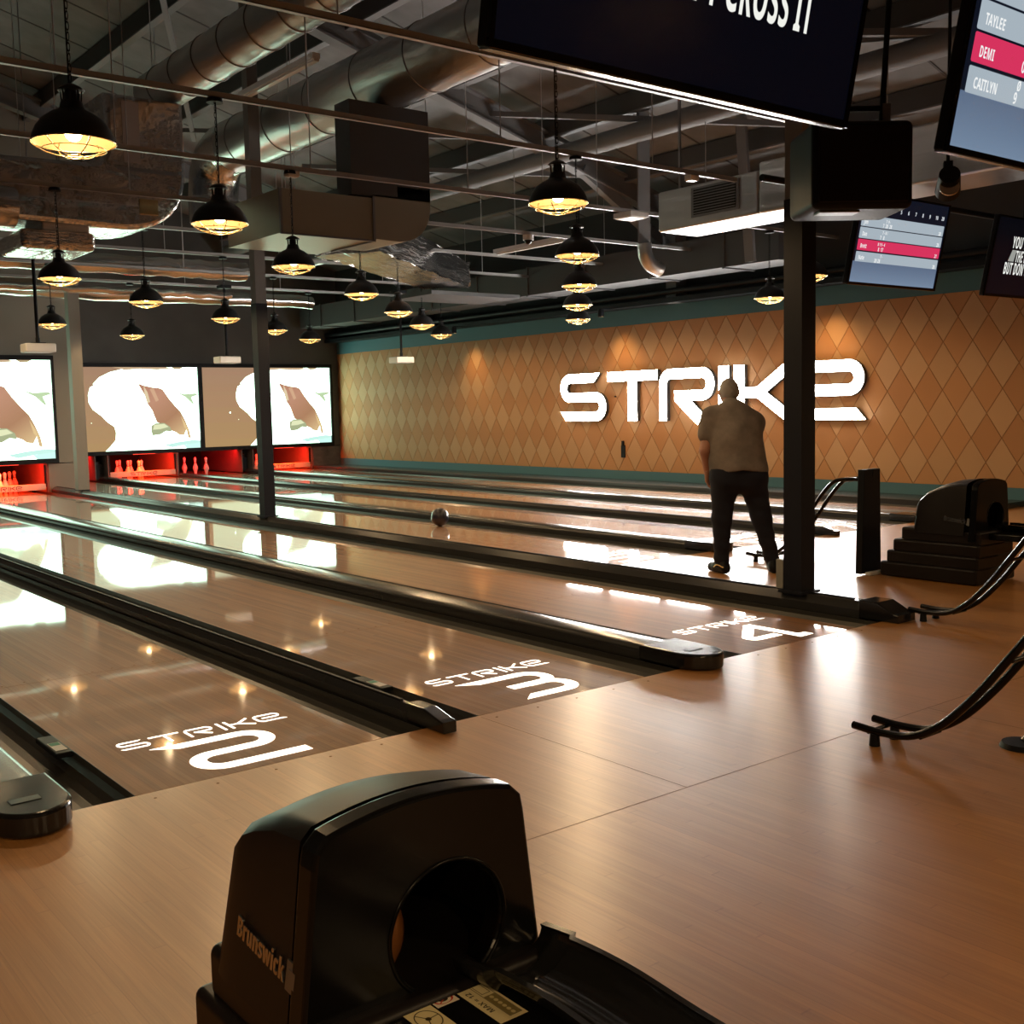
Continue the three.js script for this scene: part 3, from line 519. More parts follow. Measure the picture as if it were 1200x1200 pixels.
{ // foil plenum: drop from the small duct, elbow, box run to the side
  const t = thing('foil_plenum', 'big crumpled foil plenum bending left below the round duct', 'duct', [0.12, 0.1, -8.3]);
  const s = new THREE.Shape(); s.moveTo(2.2, 4.6); s.lineTo(2.95, 4.6); s.lineTo(2.95, 3.95); s.quadraticCurveTo(2.94, 3.33, 2.3, 3.3); s.lineTo(0.2, 3.33); s.lineTo(0.2, 3.82); s.lineTo(2.0, 3.86); s.quadraticCurveTo(2.22, 3.9, 2.2, 4.2); s.lineTo(2.2, 4.6);
  const g = new THREE.ExtrudeGeometry(s, { depth: 0.75, bevelEnabled: true, bevelSize: 0.05, bevelThickness: 0.05, bevelSegments: 3, curveSegments: 10 }); g.translate(0, 0, -0.5);
  mesh('plenum_body', g, M.foil, t);
  mesh('tape_strip', box(2.32, 2.5, 3.95, 4.58, 0.302, 0.306), M.sheetPale, t);
  mesh('tape_strip', box(2.25, 2.9, 3.86, 3.9, 0.302, 0.306), M.steel, t);
  mesh('access_hatch', rbox(0.2, 0.16, 0.02, 2.56, 3.5, 0.31, 0.004), M.brass, t);
  const d = thing('foil_branch', 'loose foil wrapped branch hanging under the plenum', 'duct', [1.75, 3.2, -8.5]);
  mesh('branch_box', rbox(0.75, 0.2, 0.9, 0, 0, 0, 0.06), M.foil, d); mesh('branch_collar', rbox(0.5, 0.1, 0.6, 0.1, 0.13, 0.05, 0.03), M.galv, d);
  const c = tag(mesh('foil_pipe', tube([[-1.6, 3.52, -7.9], [0.2, 3.5, -7.95], [1.3, 3.47, -7.98]], 0.2, 30, 20), M.foil), 'fat foil wrapped pipe joining the plenum', 'duct');
}
{ // box duct with vertical riser, elbow and foil tail
  const t = thing('box_duct', 'tan sheet metal box duct with a tall riser and rounded elbow', 'duct', [0, 0, -6.3]);
  mesh('riser', box(4.19, 5.17, 3.62, 4.58, -0.3, 0), M.duct, t);
  const s = new THREE.Shape(); s.moveTo(4.45, 3.18); s.lineTo(4.75, 3.17); s.quadraticCurveTo(5.17, 3.2, 5.17, 3.62); s.lineTo(5.17, 3.75); s.lineTo(4.75, 3.75); s.lineTo(4.75, 3.64); s.lineTo(4.45, 3.64);
  const g = new THREE.ExtrudeGeometry(s, { depth: 0.8, bevelEnabled: false, curveSegments: 12 }); g.translate(0, 0, -0.8); mesh('elbow', g, M.sheet, t);
  mesh('box_run', box(3.37, 4.44, 3.165, 3.6, -1.25, 0), M.sheet, t);
  mesh('seam_flange', [box(4.43, 4.455, 3.15, 3.62, -0.9, 0.015)], M.steel, t);
  mesh('edge_angle', [box(3.36, 3.385, 3.155, 3.6, -0.02, 0.008), box(3.36, 4.44, 3.15, 3.17, -0.006, 0.008)], M.steel, t);
  const f = thing('foil_tail_duct', 'tapering shiny foil duct beyond the box duct elbow', 'duct');
  const a = V(5.3, 3.58, -8.35), b = V(8.75, 3.52, -11.1), d = b.clone().sub(a), L = d.length(); const q = new THREE.BoxGeometry(0.85, 0.5, L, 4, 3, 18); const side = V(0, 1, 0).cross(d).normalize(), fw = d.clone().normalize();
  const p = q.attributes.position; for (let i = 0; i < p.count; i++) { const k = p.getZ(i) / L + 0.5; p.setY(i, p.getY(i) * (1 - 0.25 * k) + (hash(i, 3) - 0.5) * 0.04); p.setX(i, p.getX(i) * (1 - 0.1 * k) + (hash(i, 5) - 0.5) * 0.03); }
  q.applyMatrix4(new THREE.Matrix4().makeBasis(side, fw.clone().cross(side), fw)); q.translate((a.x + b.x) / 2, (a.y + b.y) / 2, (a.z + b.z) / 2); q.computeVertexNormals();
  mesh('duct_body', q, M.foil, f);
  mesh('end_diffuser', box(8.3, 10.1, 3.2, 3.26, -12.1, -10.9), M.duct, f);
}
{ // supply air unit by the sign
  const t = thing('air_unit', 'galvanised rectangular supply duct with a louvred grille, behind the near column', 'duct', [7.6, 3.34, -5.2]);
  mesh('duct_shell', rbox(0.66, 0.45, 1.45, 0.3, 0.225, 0.72, 0.03), M.galv, t);
  mesh('duct_shell', rbox(0.7, 0.53, 4.2, 0.32, 0.265, 3.55, 0.03), M.galv, t);
  mesh('grille_frame', [box(-0.045, -0.02, 0.09, 0.41, 0.52, 1.2)], M.steel, t);
  mesh('grille_back', box(-0.05, -0.045, 0.115, 0.385, 0.56, 1.16), M.pit, t);
  for (let k = 0; k < 9; k++) mesh('grille_slat', box(-0.058, -0.048, 0.125 + k * 0.029, 0.135 + k * 0.029, 0.56, 1.16), M.steel, t);
  for (const z of [0.3, 2.2, 4.2]) mesh('hanger_strap', box(-0.01, 0.01, 0.4, 1.9, z, z + 0.03), M.steel, t);
}
{ // thin foil ducts across the pin end, small elbow near the sign
  for (const [y, z, r, x0, x1, l] of [[3.72, -13.6, 0.15, 1.0, 6.4, 'foil wrapped pipe across the hall before the projectors'], [3.62, -16.9, 0.13, -1.0, 9.4, 'crinkled foil pipe above the projection screens'], [3.38, -14.2, 0.06, 1, 6.4, 'thin foil pipe below the wrapped pipe']]) {
    const g = new THREE.CylinderGeometry(r, r, x1 - x0, 20, 40); g.rotateZ(Math.PI / 2); g.translate((x0 + x1) / 2, y, z); const p = g.attributes.position; for (let i = 0; i < p.count; i++) p.setY(i, p.getY(i) + (hash(Math.round(p.getX(i) * 20), 3) - 0.5) * 0.03);
    tag(mesh('foil_pipe', g, M.foil), l, 'duct');
  }
  const e = thing('flue_elbow', 'short steel flue with a curved shiny foot near the panel light', 'duct', [9.15, 0, -7.0]);
  mesh('flue_strap', box(-0.11, 0.11, 3.55, 5.46, -0.012, 0.012), M.beamGrey, e);
  mesh('flue_foot', tube([[0, 3.56, 0], [0.02, 3.4, 0], [0.12, 3.28, 0.0], [0.3, 3.22, 0]], 0.1, 16, 14), M.galv, e);
  const d = thing('wall_soffit_duct', 'dark rectangular duct along the top of the diamond wall', 'duct', [11.1, 3.55, -9]);
  mesh('duct_body', box(-0.35, 0.3, -0.22, 0.25, -11, 3), M.duct, d); for (let z = -10; z < 3; z += 1.5) mesh('duct_flange', box(-0.37, 0.32, -0.24, 0.27, z, z + 0.04), M.duct, d);
}
// fittings on the rails
{
  const t = thing('security_camera', 'small white dome camera under a lighting rail', 'camera', [7.63, RAILY, zk(3)]);
  mesh('camera_base', new THREE.CylinderGeometry(0.07, 0.07, 0.07, 20).translate(0, -0.035, 0), M.white, t); mesh('camera_dome', new THREE.SphereGeometry(0.055, 16, 10, 0, 7, Math.PI / 2, Math.PI / 2).translate(0, -0.07, 0), M.gloss, t);
  const p = thing('panel_fitting', 'white square panel fitting under a lighting rail', 'ceiling fitting', [7.64, RAILY, zk(2)]);
  mesh('fitting_body', rbox(0.3, 0.06, 0.3, 0, -0.03, 0, 0.008), M.white, p); mesh('fitting_lens', rbox(0.26, 0.012, 0.26, 0, -0.064, 0, 0.004), M.whiteGloss, p);
  for (const [a, b, l] of [[V(4.0, 5.05, -6.6), V(4.0, 5.05, -8.4), 'unlit strip light beside the round ducts'], [V(8.6, 3.72, -9.6), V(8.6, 3.72, -8.0), 'unlit strip light near the dome camera'], [V(6.9, 3.75, -13.2), V(6.9, 3.75, -11.8), 'unlit strip light beyond the box duct']]) {
    const s = thing('strip_light', l, 'ceiling light'); mesh('batten', beam(a, b, 0.09, 0.06), M.white, s); mesh('diffuser', beam(a.clone().sub(V(0, 0.04, 0)), b.clone().sub(V(0, 0.04, 0)), 0.06, 0.03), M.whiteGloss, s);
  }
  const e = [[3.2, zk(2), 'above lane four'], [5.6, zk(4), 'above lane five'], [6.6, zk(1), 'close to the air unit']];
  for (const [x, z, l] of e) { const s = thing('junction_box', `small pale junction box on a lighting rail ${l}`, 'junction box', [x, RAILY - 0.03, z]); mesh('box_body', rbox(0.12, 0.05, 0.09, 0, 0, 0, 0.006), M.white, s); mesh('box_lid', rbox(0.1, 0.008, 0.075, 0, -0.028, 0, 0.002), M.whiteGloss, s); }
}

// ------------------------------------------------------------------ overhead televisions
function textSlide(x, w, h) {
  x.fillStyle = '#05060d'; x.fillRect(0, 0, w, h); x.fillStyle = '#f4f5ee';
  condensed(x, "BUT DON'T CROSS IT", 0.197 * w, 0.722 * h, 0.215 * h, (0.64 * w) / (() => { x.font = `bold ${0.215 * h}px sans-serif`; return x.measureText("BUT DON'T CROSS IT").width; })());
  x.fillStyle = '#9a9c96'; x.beginPath(); x.moveTo(0.235 * w, 0.552 * h); x.lineTo(0.272 * w, 0.4 * h); x.lineTo(0.335 * w, 0.4 * h); x.lineTo(0.318 * w, 0.552 * h); x.fill();
  x.fillStyle = '#f4f5ee'; condensed(x, 'THE LINE', 0.335 * w, 0.552 * h, 0.21 * h, 0.5); condensed(x, 'YOU TOE', 0.255 * w, 0.375 * h, 0.21 * h, 0.6);
}
function scoreSheet(names, detail, big) {
  return (x, w, h) => {
    x.fillStyle = '#0d1320'; x.fillRect(0, 0, w, h);
    const g = x.createLinearGradient(0, h * 0.76, 0, h); g.addColorStop(0, '#5c6d86'); g.addColorStop(1, '#7488a0'); x.fillStyle = g; x.fillRect(w * 0.01, h * 0.755, w * 0.98, h * 0.245);
    const ys = [0.135, 0.255, 0.375, 0.51, 0.645]; x.fillStyle = '#e8ecef';
    for (let k = 3; k <= 10; k++) condensed(x, String(k), w * (0.28 + (k - 3) * 0.085), h * 0.17, h * 0.06, 0.9, 'center');
    condensed(x, '20', w * 0.95, h * 0.17, h * 0.06, 0.9, 'center');
    [0, 1, 2, 3].forEach(i => {
      const y0 = [0.235, 0.37, 0.505, 0.645][i], hh = i === 3 ? 0.115 : 0.125; x.fillStyle = i === 2 ? '#d8345f' : '#a7b4be'; x.beginPath(); x.roundRect ? x.roundRect(w * 0.03, h * y0, w * 0.955, h * hh, 6) : x.rect(w * 0.03, h * y0, w * 0.955, h * hh); x.fill();
      x.fillStyle = '#f4f6f6'; condensed(x, names[i], w * 0.062, h * (y0 + hh * 0.78), h * 0.068, 0.72);
      (detail[i] || []).forEach(([s, u, v, k]) => condensed(x, s, w * u, h * (y0 + v * hh), h * k, 0.8));
    });
  };
}
function tv(x, z, y, w, tilt, draw, label, poleTop) {
  const h = w * 0.568, t = thing('overhead_television', label, 'television', [x, y, z]);
  const tilted = new THREE.Group(); tilted.name = 'display_unit'; t.add(tilted); tilted.rotation.x = tilt;
  mesh('casing', rbox(w, h, 0.05, 0, h / 2, -0.03, 0.012), M.black, tilted);
  const b = 0.018; mesh('bezel', [box(-w / 2, w / 2, 0, b * 1.3, -0.006, 0.006), box(-w / 2, w / 2, h - b, h, -0.006, 0.006), box(-w / 2, -w / 2 + b, b, h - b, -0.006, 0.006), box(w / 2 - b, w / 2, b, h - b, -0.006, 0.006)], M.gloss, tilted);
  const p = new THREE.PlaneGeometry(w - 2 * b, h - 2 * b); p.translate(0, h / 2, -0.002);
  mesh('screen_panel', p, std({ color: lin(0.01, 0.01, 0.012), roughness: 0.2, emissive: lin(1, 1, 1), emissiveMap: canvasTex(1024, 582, draw), emissiveIntensity: TV_GLOW }), tilted);
  mesh('lower_edge_strip', box(-w / 2 + 0.01, w / 2 - 0.01, -0.004, 0.002, -0.05, 0.0), M.chrome, tilted);
  mesh('mount_plate', box(-0.2, 0.2, 0.25 * h, 0.7 * h, -0.09, -0.05), M.black, tilted);
  mesh('drop_pole', [rod(V(0, h * 0.5, -0.02), V(0, poleTop - y, -0.1), 0.03)], M.black, t);
}
tv(0.83, 1.5, 2.36, 1.62, 0.2, textSlide, 'dark overhead television showing a text slide, before lanes two and three', 3.42);
tv(3.1, 1.5, 2.36, 1.62, 0.2, scoreSheet(['', 'TAYLEE', 'DEMI', 'CAITLYN'], [[], [], [['-', 0.3, 0.3, 0.05], ['0', 0.272, 0.85, 0.075]], [['Ø', 0.268, 0.42, 0.06], ['2', 0.315, 0.42, 0.05], ['9', 0.262, 0.92, 0.07]]]), 'overhead television showing a score sheet, before lane four', 3.42);
tv(7.33, -2, 2.4, 1.40, 0.2, scoreSheet(['Jim', 'Dan', 'Brett', 'Nate'], [[['7  9 -', 0.3, 0.5, 0.05], ['7  20  28', 0.27, 0.95, 0.06], ['28', 0.93, 0.95, 0.06]], [['7 - 8 /', 0.28, 0.45, 0.05], ['7   8', 0.26, 0.95, 0.06], ['28', 0.93, 0.95, 0.06]], [['8 1 9 - 4', 0.25, 0.45, 0.05], ['8  17', 0.26, 0.95, 0.06], ['21', 0.93, 0.95, 0.06]], [['7 -', 0.3, 0.45, 0.05], ['20 28', 0.24, 0.95, 0.06], ['28', 0.93, 0.95, 0.06]]]), 'overhead television showing a score sheet, before the lit sign', 3.22);
tv(9.62, -2, 2.4, 1.40, 0.2, textSlide, 'dark overhead television showing a text slide, beside the diamond wall', 3.22);
{ // truss bar the televisions hang from, loudspeaker, spotlight
  for (const [x0, x1, y, z, hx, l] of [[-2, 6.2, 3.42, 1.4, [-1.2, 1.9, 5.9], 'black support bar behind the large overhead televisions'], [5.6, 11.4, 3.22, -2.1, [6.4, 9.9], 'black support bar behind the smaller overhead televisions']]) {
    const t = thing('screen_support_bar', l, 'bar', [0, y, z]); mesh('bar_tube', rod(V(x0, 0, 0), V(x1, 0, 0), 0.03, 10), M.black, t);
    for (const x of hx) mesh('hanger_rod', rod(V(x, 0, 0), V(x, roofY(x) - y, 0), 0.012, 6), M.black, t);
  }
  const s = thing('loudspeaker', 'large black loudspeaker box hanging beside the near column', 'speaker', [3.02, 2.3, 0.55], -0.62);
  mesh('cabinet', rbox(0.5, 0.42, 0.4, 0, 0.22, 0, 0.035, 4), M.black, s);
  mesh('front_grille', rbox(0.44, 0.36, 0.012, 0, 0.22, 0.2, 0.005), M.plastic, s);
  mesh('bottom_plate', rbox(0.2, 0.01, 0.1, -0.1, 0.004, 0.1, 0.003), M.steel, s);
  for (const x of [-0.18, 0.18]) mesh('yoke_bracket', box(x - 0.02, x + 0.02, 0.42, 0.55, -0.02, 0.02), M.steel, s);
  mesh('suspension', [rod(V(0.16, 0.45, 0), V(0.36, 4.0, 0), 0.015), rod(V(-0.16, 0.53, 0), V(0.16, 0.53, 0), 0.015)], M.black, s);
  const p = thing('spotlight', 'small black ceiling spotlight below the score television', 'spotlight', [5.45, 2.86, -0.35], 0.6);
  mesh('spot_head', new THREE.CylinderGeometry(0.07, 0.085, 0.2, 18).rotateZ(1.15).translate(-0.06, 0, 0), M.black, p); mesh('spot_bracket', [box(-0.01, 0.09, 0.0, 0.16, -0.03, 0.03)], M.black, p); mesh('spot_stem', rod(V(0.04, 0.14, 0), V(0.04, 1.9, 0), 0.012), M.black, p); mesh('spot_lens', new THREE.CylinderGeometry(0.066, 0.066, 0.01, 18).rotateZ(1.15).translate(-0.155, -0.045, 0), M.chrome, p);
}

// ------------------------------------------------------------------ ball return machines
const font = await new FontLoader().loadAsync('fonts/droid/droid_sans_bold.typeface.json');
function archSection(hw, top, bottom, bulge, flare, n = 20) { // closed outline in xy, anticlockwise
  const pts = []; const bw = hw + flare;
  pts.push([bw, bottom]); pts.push([hw + flare * 0.12, top - 0.04]);
  for (let i = 0; i <= n; i++) { const u = 1 - 2 * i / n, e = Math.abs(u); const r = 0.014; const x = u * hw, y = top + bulge * (1 - u * u) - (e > 0.93 ? r * ((e - 0.93) / 0.07) ** 2 : 0); pts.push([x, y]); }
  pts.push([-hw - flare * 0.12, top - 0.04]); pts.push([-bw, bottom]);
  return pts;
}
function loft(sections, openEnd = false) { // sections: [z, pts]
  const n = sections[0][1].length, pos = [], uv = [], idx = [];
  for (const [z, p] of sections) p.forEach(([x, y], i) => { pos.push(x, y, z); uv.push(i / n, z); });
  for (let s = 0; s < sections.length - 1; s++) for (let i = 0; i < n; i++) { const j = (i + 1) % n, a = s * n + i, b = s * n + j, c = a + n, d = b + n; idx.push(a, b, c, b, d, c); }
  for (const [s, flip] of [[0, true], [sections.length - 1, false]]) { if (openEnd && !flip) continue; const c = pos.length / 3; const p = sections[s][1]; let mx = 0, my = 0; p.forEach(q => { mx += q[0] / n; my += q[1] / n; }); pos.push(mx, my, sections[s][0]); uv.push(0.5, 0.5); for (let i = 0; i < n; i++) { const j = (i + 1) % n; flip ? idx.push(c, s * n + j, s * n + i) : idx.push(c, s * n + i, s * n + j); } }
  const g = new THREE.BufferGeometry(); g.setAttribute('position', new THREE.Float32BufferAttribute(pos, 3)); g.setAttribute('uv', new THREE.Float32BufferAttribute(uv, 2)); g.setIndex(idx); g.computeVertexNormals();
  return toCreasedNormals(g, 0.6);
}
const ballMat = (c, r = 0.08) => new THREE.MeshPhysicalMaterial({ color: c, roughness: 0.3, clearcoat: 1, clearcoatRoughness: r });
const stickerTex = k => canvasTex(512, 256, (x, w, h) => {
  x.fillStyle = '#e8d9a6'; x.fillRect(0, 0, w, h); x.strokeStyle = '#4a3f1c'; x.fillStyle = '#3a3015'; x.lineWidth = 7;
  if (k === 0) { condensed(x, 'MAX = 12', 130, 80, 62, 1); x.lineWidth = 5; x.strokeRect(36, 120, 440, 110); x.fillStyle = '#8a7a48'; x.fillRect(40, 124, 260, 102); x.fillStyle = '#d8c88f'; for (let i = 0; i < 6; i++) { x.beginPath(); x.arc(62 + i * 42, 175, 17, 0, 7); x.fill(); } x.strokeRect(330, 138, 120, 74); }
  else if (k === 1) { x.fillStyle = '#f2e6cf'; x.fillRect(0, 0, w, h); x.strokeStyle = '#c23a20'; x.lineWidth = 22; x.beginPath(); x.ellipse(256, 128, 180, 96, 0, 0, 7); x.stroke(); x.fillStyle = '#221'; x.beginPath(); x.ellipse(256, 128, 90, 52, 0, 0, 7); x.fill(); x.beginPath(); x.moveTo(130, 62); x.lineTo(380, 196); x.stroke(); }
  else { x.lineWidth = 9; x.beginPath(); x.moveTo(40, 200); x.lineTo(110, 50); x.lineTo(180, 200); x.closePath(); x.stroke(); x.fillRect(104, 100, 12, 56); x.beginPath(); x.ellipse(350, 130, 120, 100, 0, 0, 7); x.stroke(); x.beginPath(); x.moveTo(350, 130); x.lineTo(440, 70); x.moveTo(350, 130); x.lineTo(250, 90); x.moveTo(350, 130); x.lineTo(360, 225); x.stroke(); x.beginPath(); x.arc(350, 130, 24, 0, 7); x.fill(); }
});
function ballReturn(x, zr, label, full, len = 1, raise = 0) {
  const t = thing('ball_return', label, 'ball return', [x, 0, zr]);      // local: +z to the bowlers, rear face at z = 0
  const hw = 0.205, top = 0.70 + raise;
  const S = []; // hood: low towards the lanes, rising to the rear rim; open at the rear
  for (const [z, y, k, b] of [[-0.332, -0.135, 0.93, 0.01], [-0.325, -0.105, 0.96, 0.016], [-0.31, -0.085, 0.98, 0.02], [-0.27, -0.052, 1, 0.025], [-0.22, -0.03, 1, 0.03], [-0.15, -0.009, 1, 0.03], [-0.062, 0, 1, 0.03]]) S.push([z * len, archSection(hw * k, top + y * len * 1.0, 0.36, b, 0.04)]);
  mesh('hood_shell', loft(S, true), M.plastic, t);
  const sh = new THREE.Shape(archSection(hw - 0.002, top - 0.006, 0.33, 0.03, 0.044).map(p => new THREE.Vector2(...p)));
  const hole = new THREE.Path(); hole.absellipse(0.042, 0.485, 0.122, 0.12, 0, Math.PI * 2, true); sh.holes.push(hole);
  mesh('rear_panel', new THREE.ExtrudeGeometry(sh, { depth: 0.036, bevelEnabled: true, bevelThickness: 0.008, bevelSize: 0.008, bevelSegments: 3, curveSegments: 24 }).translate(0, 0, -0.05), M.gloss, t);
  mesh('opening_rim', new THREE.TorusGeometry(0.122, 0.004, 8, 40).scale(1, 0.985, 1).translate(0.042, 0.485, -0.006), M.gloss, t);
  // stepped base
  for (const [w, y0, y1, f, k] of [[0.47, 0.29, 0.395, -0.40, 1], [0.505, 0.2, 0.3, -0.44, 1], [0.535, 0.11, 0.21, -0.47, 1], [0.565, 0.004, 0.12, -0.5, 1]]) mesh('base_tier', rbox(w, y1 - y0, -f * len * (full ? 0.93 : 1) + 0.03, 0, (y0 + y1) / 2, (f * len * (full ? 0.93 : 1) + 0.03) / 2, 0.02), M.plastic, t);
  // maker's lettering on the side
  const tg = new TextGeometry('Brunswick', { font, size: 0.036, depth: 0.004, bevelEnabled: true, bevelThickness: 0.001, bevelSize: 0.0006, bevelSegments: 1, curveSegments: 4 }); tg.computeBoundingBox(); const tw = tg.boundingBox.max.x; tg.scale(0.18 / tw, 1, 1); tg.rotateY(-Math.PI / 2);
  const badge = new THREE.Group(); badge.name = 'maker_badge'; badge.position.set(-hw - 0.03, 0.468, -0.262); badge.rotation.x = 0.1; badge.rotation.z = -0.1; t.add(badge);
  mesh('badge_lettering', tg, M.chrome, badge);
  mesh('badge_emblem', [box(-0.004, 0, -0.008, 0.044, 0.186, 0.228), box(-0.006, -0.004, 0.004, 0.032, 0.196, 0.218)], M.steel, badge);
  // rack: centre plate with stickers beside a ribbed ball channel
  mesh('centre_plate', rbox(0.25, 0.05, 0.9, 0.012, 0.355, 0.452, 0.01), M.gloss, t);
  const chan = () => { const R = 0.095;
    const path = new THREE.CatmullRomCurve3([V(0.15, 0.43, 0.0), V(0.165, 0.43, 0.08), V(0.178, 0.425, 0.2), V(0.178, 0.412, 0.4), V(0.18, 0.405, 0.7), V(0.18, 0.4, 1.1)]);
    const g = new THREE.BufferGeometry(); const N = 40, pos = [], idx = []; // swept trough with ribs
    for (let q = 0; q <= N; q++) { const P = path.getPoint(q / N), wide = q / N < 0.2 ? 1 : 0.86; for (let i = 0; i < 50; i++) { const out = i >= 25, k = out ? 49 - i : i, a = Math.PI + Math.PI * k / 24, rr = (out ? R + 0.012 : R + (k % 6 < 2 ? -0.003 : 0.001)) * wide; pos.push(P.x + Math.cos(a) * rr, P.y + Math.sin(a) * rr * 0.62, P.z); } }
    for (let q = 0; q < N; q++) for (let i = 0; i < 50; i++) { const j = (i + 1) % 50, a = q * 50 + i, b = q * 50 + j; idx.push(a, a + 50, b, b, a + 50, b + 50); }
    g.setAttribute('position', new THREE.Float32BufferAttribute(pos, 3)); g.setAttribute('uv', new THREE.Float32BufferAttribute(new Array(pos.length / 3 * 2).fill(0), 2)); g.setIndex(idx); g.computeVertexNormals(); return toCreasedNormals(g, 0.5); };
  mesh('ball_channel', chan(), M.cap, t);
  mesh('rack_pedestal', rbox(0.3, 0.33, 0.5, 0.05, 0.166, 0.75, 0.03), M.plastic, t);
  if (full) {
    for (const [px, pz, w, d, k] of [[0.06, 0.08, 0.058, 0.145, 0], [0.002, 0.028, 0.045, 0.036, 1], [-0.052, 0.085, 0.055, 0.12, 2]]) { const g = new THREE.PlaneGeometry(d, w); g.rotateX(-Math.PI / 2); g.rotateY(Math.PI / 2); g.translate(px, 0.3808, pz); const m = mesh('warning_sticker', g, std({ map: stickerTex(k), roughness: 0.5 }), t); m.userData.label = ['cream capacity sticker reading MAX = 12', 'small round no hands sticker', 'cream warning triangle sticker'][k]; }
  }
  return t;
}
ballReturn(-0.865, 2.44, 'black ball return machine serving lane two, with cream warning stickers', true, 1.1);
ballReturn(6.05, -0.3, 'black ball return machine between the approaches of lanes five and six', false, 1.55, 0.045);
tag(mesh('bowling_ball', new THREE.SphereGeometry(0.1, 32, 20).translate(-0.865 - 0.07, 0.455, 2.44 - 0.162), ballMat(lin(0.28, 0.1, 0.025))), 'amber brown bowling ball inside the ball return opening', 'bowling ball');
tag(mesh('bowling_ball', new THREE.SphereGeometry(0.108, 28, 18).translate(6.05 + 0.18, 0.485, 0.3), ballMat(lin(0.01, 0.01, 0.012))), 'black bowling ball on the rack beside lane five approach', 'bowling ball');
{
  const b = thing('bowling_ball', 'dark marbled bowling ball rolling down lane five', 'bowling ball', [5.56, 0.108, -6.85]);
  mesh('ball', new THREE.SphereGeometry(0.108, 28, 18), ballMat(lin(0.012, 0.013, 0.03)), b);
  for (const [a, c] of [[0.4, 0.9], [0.7, 0.95], [0.55, 0.65]]) mesh('finger_hole', new THREE.CylinderGeometry(0.013, 0.013, 0.004, 10).rotateX(Math.PI / 2).translate(0, 0, 0.1075).applyMatrix4(new THREE.Matrix4().makeRotationFromEuler(new THREE.Euler(-c, -a, 0, 'YXZ'))), M.pit, b);
}

// ------------------------------------------------------------------ ball ramps
function ramp(x, z, label, turn = 0) { // tip at local 0, rising towards +z
  const t = thing('ball_ramp', label, 'ball ramp', [x, 0, z], turn);
  const prof = [[0, 0.065], [0.12, 0.06], [0.26, 0.075], [0.38, 0.14], [0.52, 0.28], [0.66, 0.46], [0.8, 0.64], [0.9, 0.73], [1.0, 0.752], [1.2, 0.755]];
  for (const dx of [-0.07, 0.07]) mesh('guide_rail', tube(prof.map(([s, y]) => [dx, y, s]), 0.0155, 60, 10), M.gloss, t);
  for (const [s, y] of [[0.07, 0.05], [0.3, 0.078], [0.66, 0.44], [0.98, 0.735]]) mesh('cross_bar', rod(V(-0.07, y, s), V(0.07, y, s), 0.009), M.gloss, t);
  for (const dx of [-0.07, 0.07]) { mesh('rubber_foot', new THREE.CylinderGeometry(0.018, 0.022, 0.05, 12).translate(dx, 0.026, 0.1), M.black, t); }
  const st = new THREE.Group(); st.name = 'stand'; st.position.set(0, 0, 1.15); t.add(st);
  const s = new THREE.Shape(); s.moveTo(-0.125, 0.02); s.lineTo(0.125, 0.02); s.lineTo(0.1, 0.83); s.lineTo(0.018, 0.83); s.lineTo(0.006, 0.77); s.lineTo(-0.006, 0.77); s.lineTo(-0.018, 0.83); s.lineTo(-0.1, 0.83);
  mesh('stand_panel', new THREE.ExtrudeGeometry(s, { depth: 0.05, bevelEnabled: true, bevelSize: 0.006, bevelThickness: 0.006, bevelSegments: 2 }), M.black, st);
  mesh('stand_foot', rbox(0.2, 0.03, 0.05, 0.0, 0.016, 0.085, 0.01), M.white, st);
  return t;
}
ramp(2.02, 1.335, 'black tube ball ramp standing on the approach behind lane four');
ramp(4.43, 0.07, 'black tube ball ramp with its tip at the end of the column divider');
ramp(5.78, -2.36, 'black tube ball ramp with tall stand before the far ball return');
{ const t = thing('stool_base', 'chrome stool leg on a round black foot behind the near ramp', 'stool', [2.36, 0, 1.83]);
  mesh('foot_disc', new THREE.CylinderGeometry(0.075, 0.085, 0.02, 24).translate(0, 0.01, 0), M.black, t); mesh('leg_tube', rod(V(0.02, 0.015, 0.0), V(0.42, 0.5, 0.22), 0.02, 12), M.chrome, t); mesh('seat_pad', new THREE.CylinderGeometry(0.17, 0.17, 0.06, 28).translate(0.44, 0.53, 0.23), M.black, t); }

// ------------------------------------------------------------------ the man on the approach of lane 5
function field(fn, lo, hi, cell) { // polygonise fn (negative inside) inside the box lo..hi
  const size = Math.max(hi[0] - lo[0], hi[1] - lo[1], hi[2] - lo[2]), n = Math.min(150, Math.ceil(size / cell) + 4), mc = new MarchingCubes(n, new THREE.MeshStandardMaterial(), false, false, 400000);
  mc.isolation = 0; const c = [(lo[0] + hi[0]) / 2, (lo[1] + hi[1]) / 2, (lo[2] + hi[2]) / 2], H = size / 2 * 1.06;
  for (let k = 0; k < n; k++) for (let j = 0; j < n; j++) for (let i = 0; i < n; i++) mc.field[k * n * n + j * n + i] = -fn(c[0] + (i - n / 2) / (n / 2) * H, c[1] + (j - n / 2) / (n / 2) * H, c[2] + (k - n / 2) / (n / 2) * H);
  mc.update();
  const g = new THREE.BufferGeometry(), m = mc.count; g.setAttribute('position', new THREE.BufferAttribute(mc.positionArray.slice(0, m * 3), 3)); g.setAttribute('normal', new THREE.BufferAttribute(mc.normalArray.slice(0, m * 3), 3)); g.setAttribute('uv', new THREE.BufferAttribute(new Float32Array(m * 2), 2));
  g.scale(H, H, H); g.translate(...c); const p = g.attributes.position, uv = g.attributes.uv; for (let i = 0; i < m; i++) uv.setXY(i, p.getX(i) * 2, p.getY(i) * 2); return g;
}
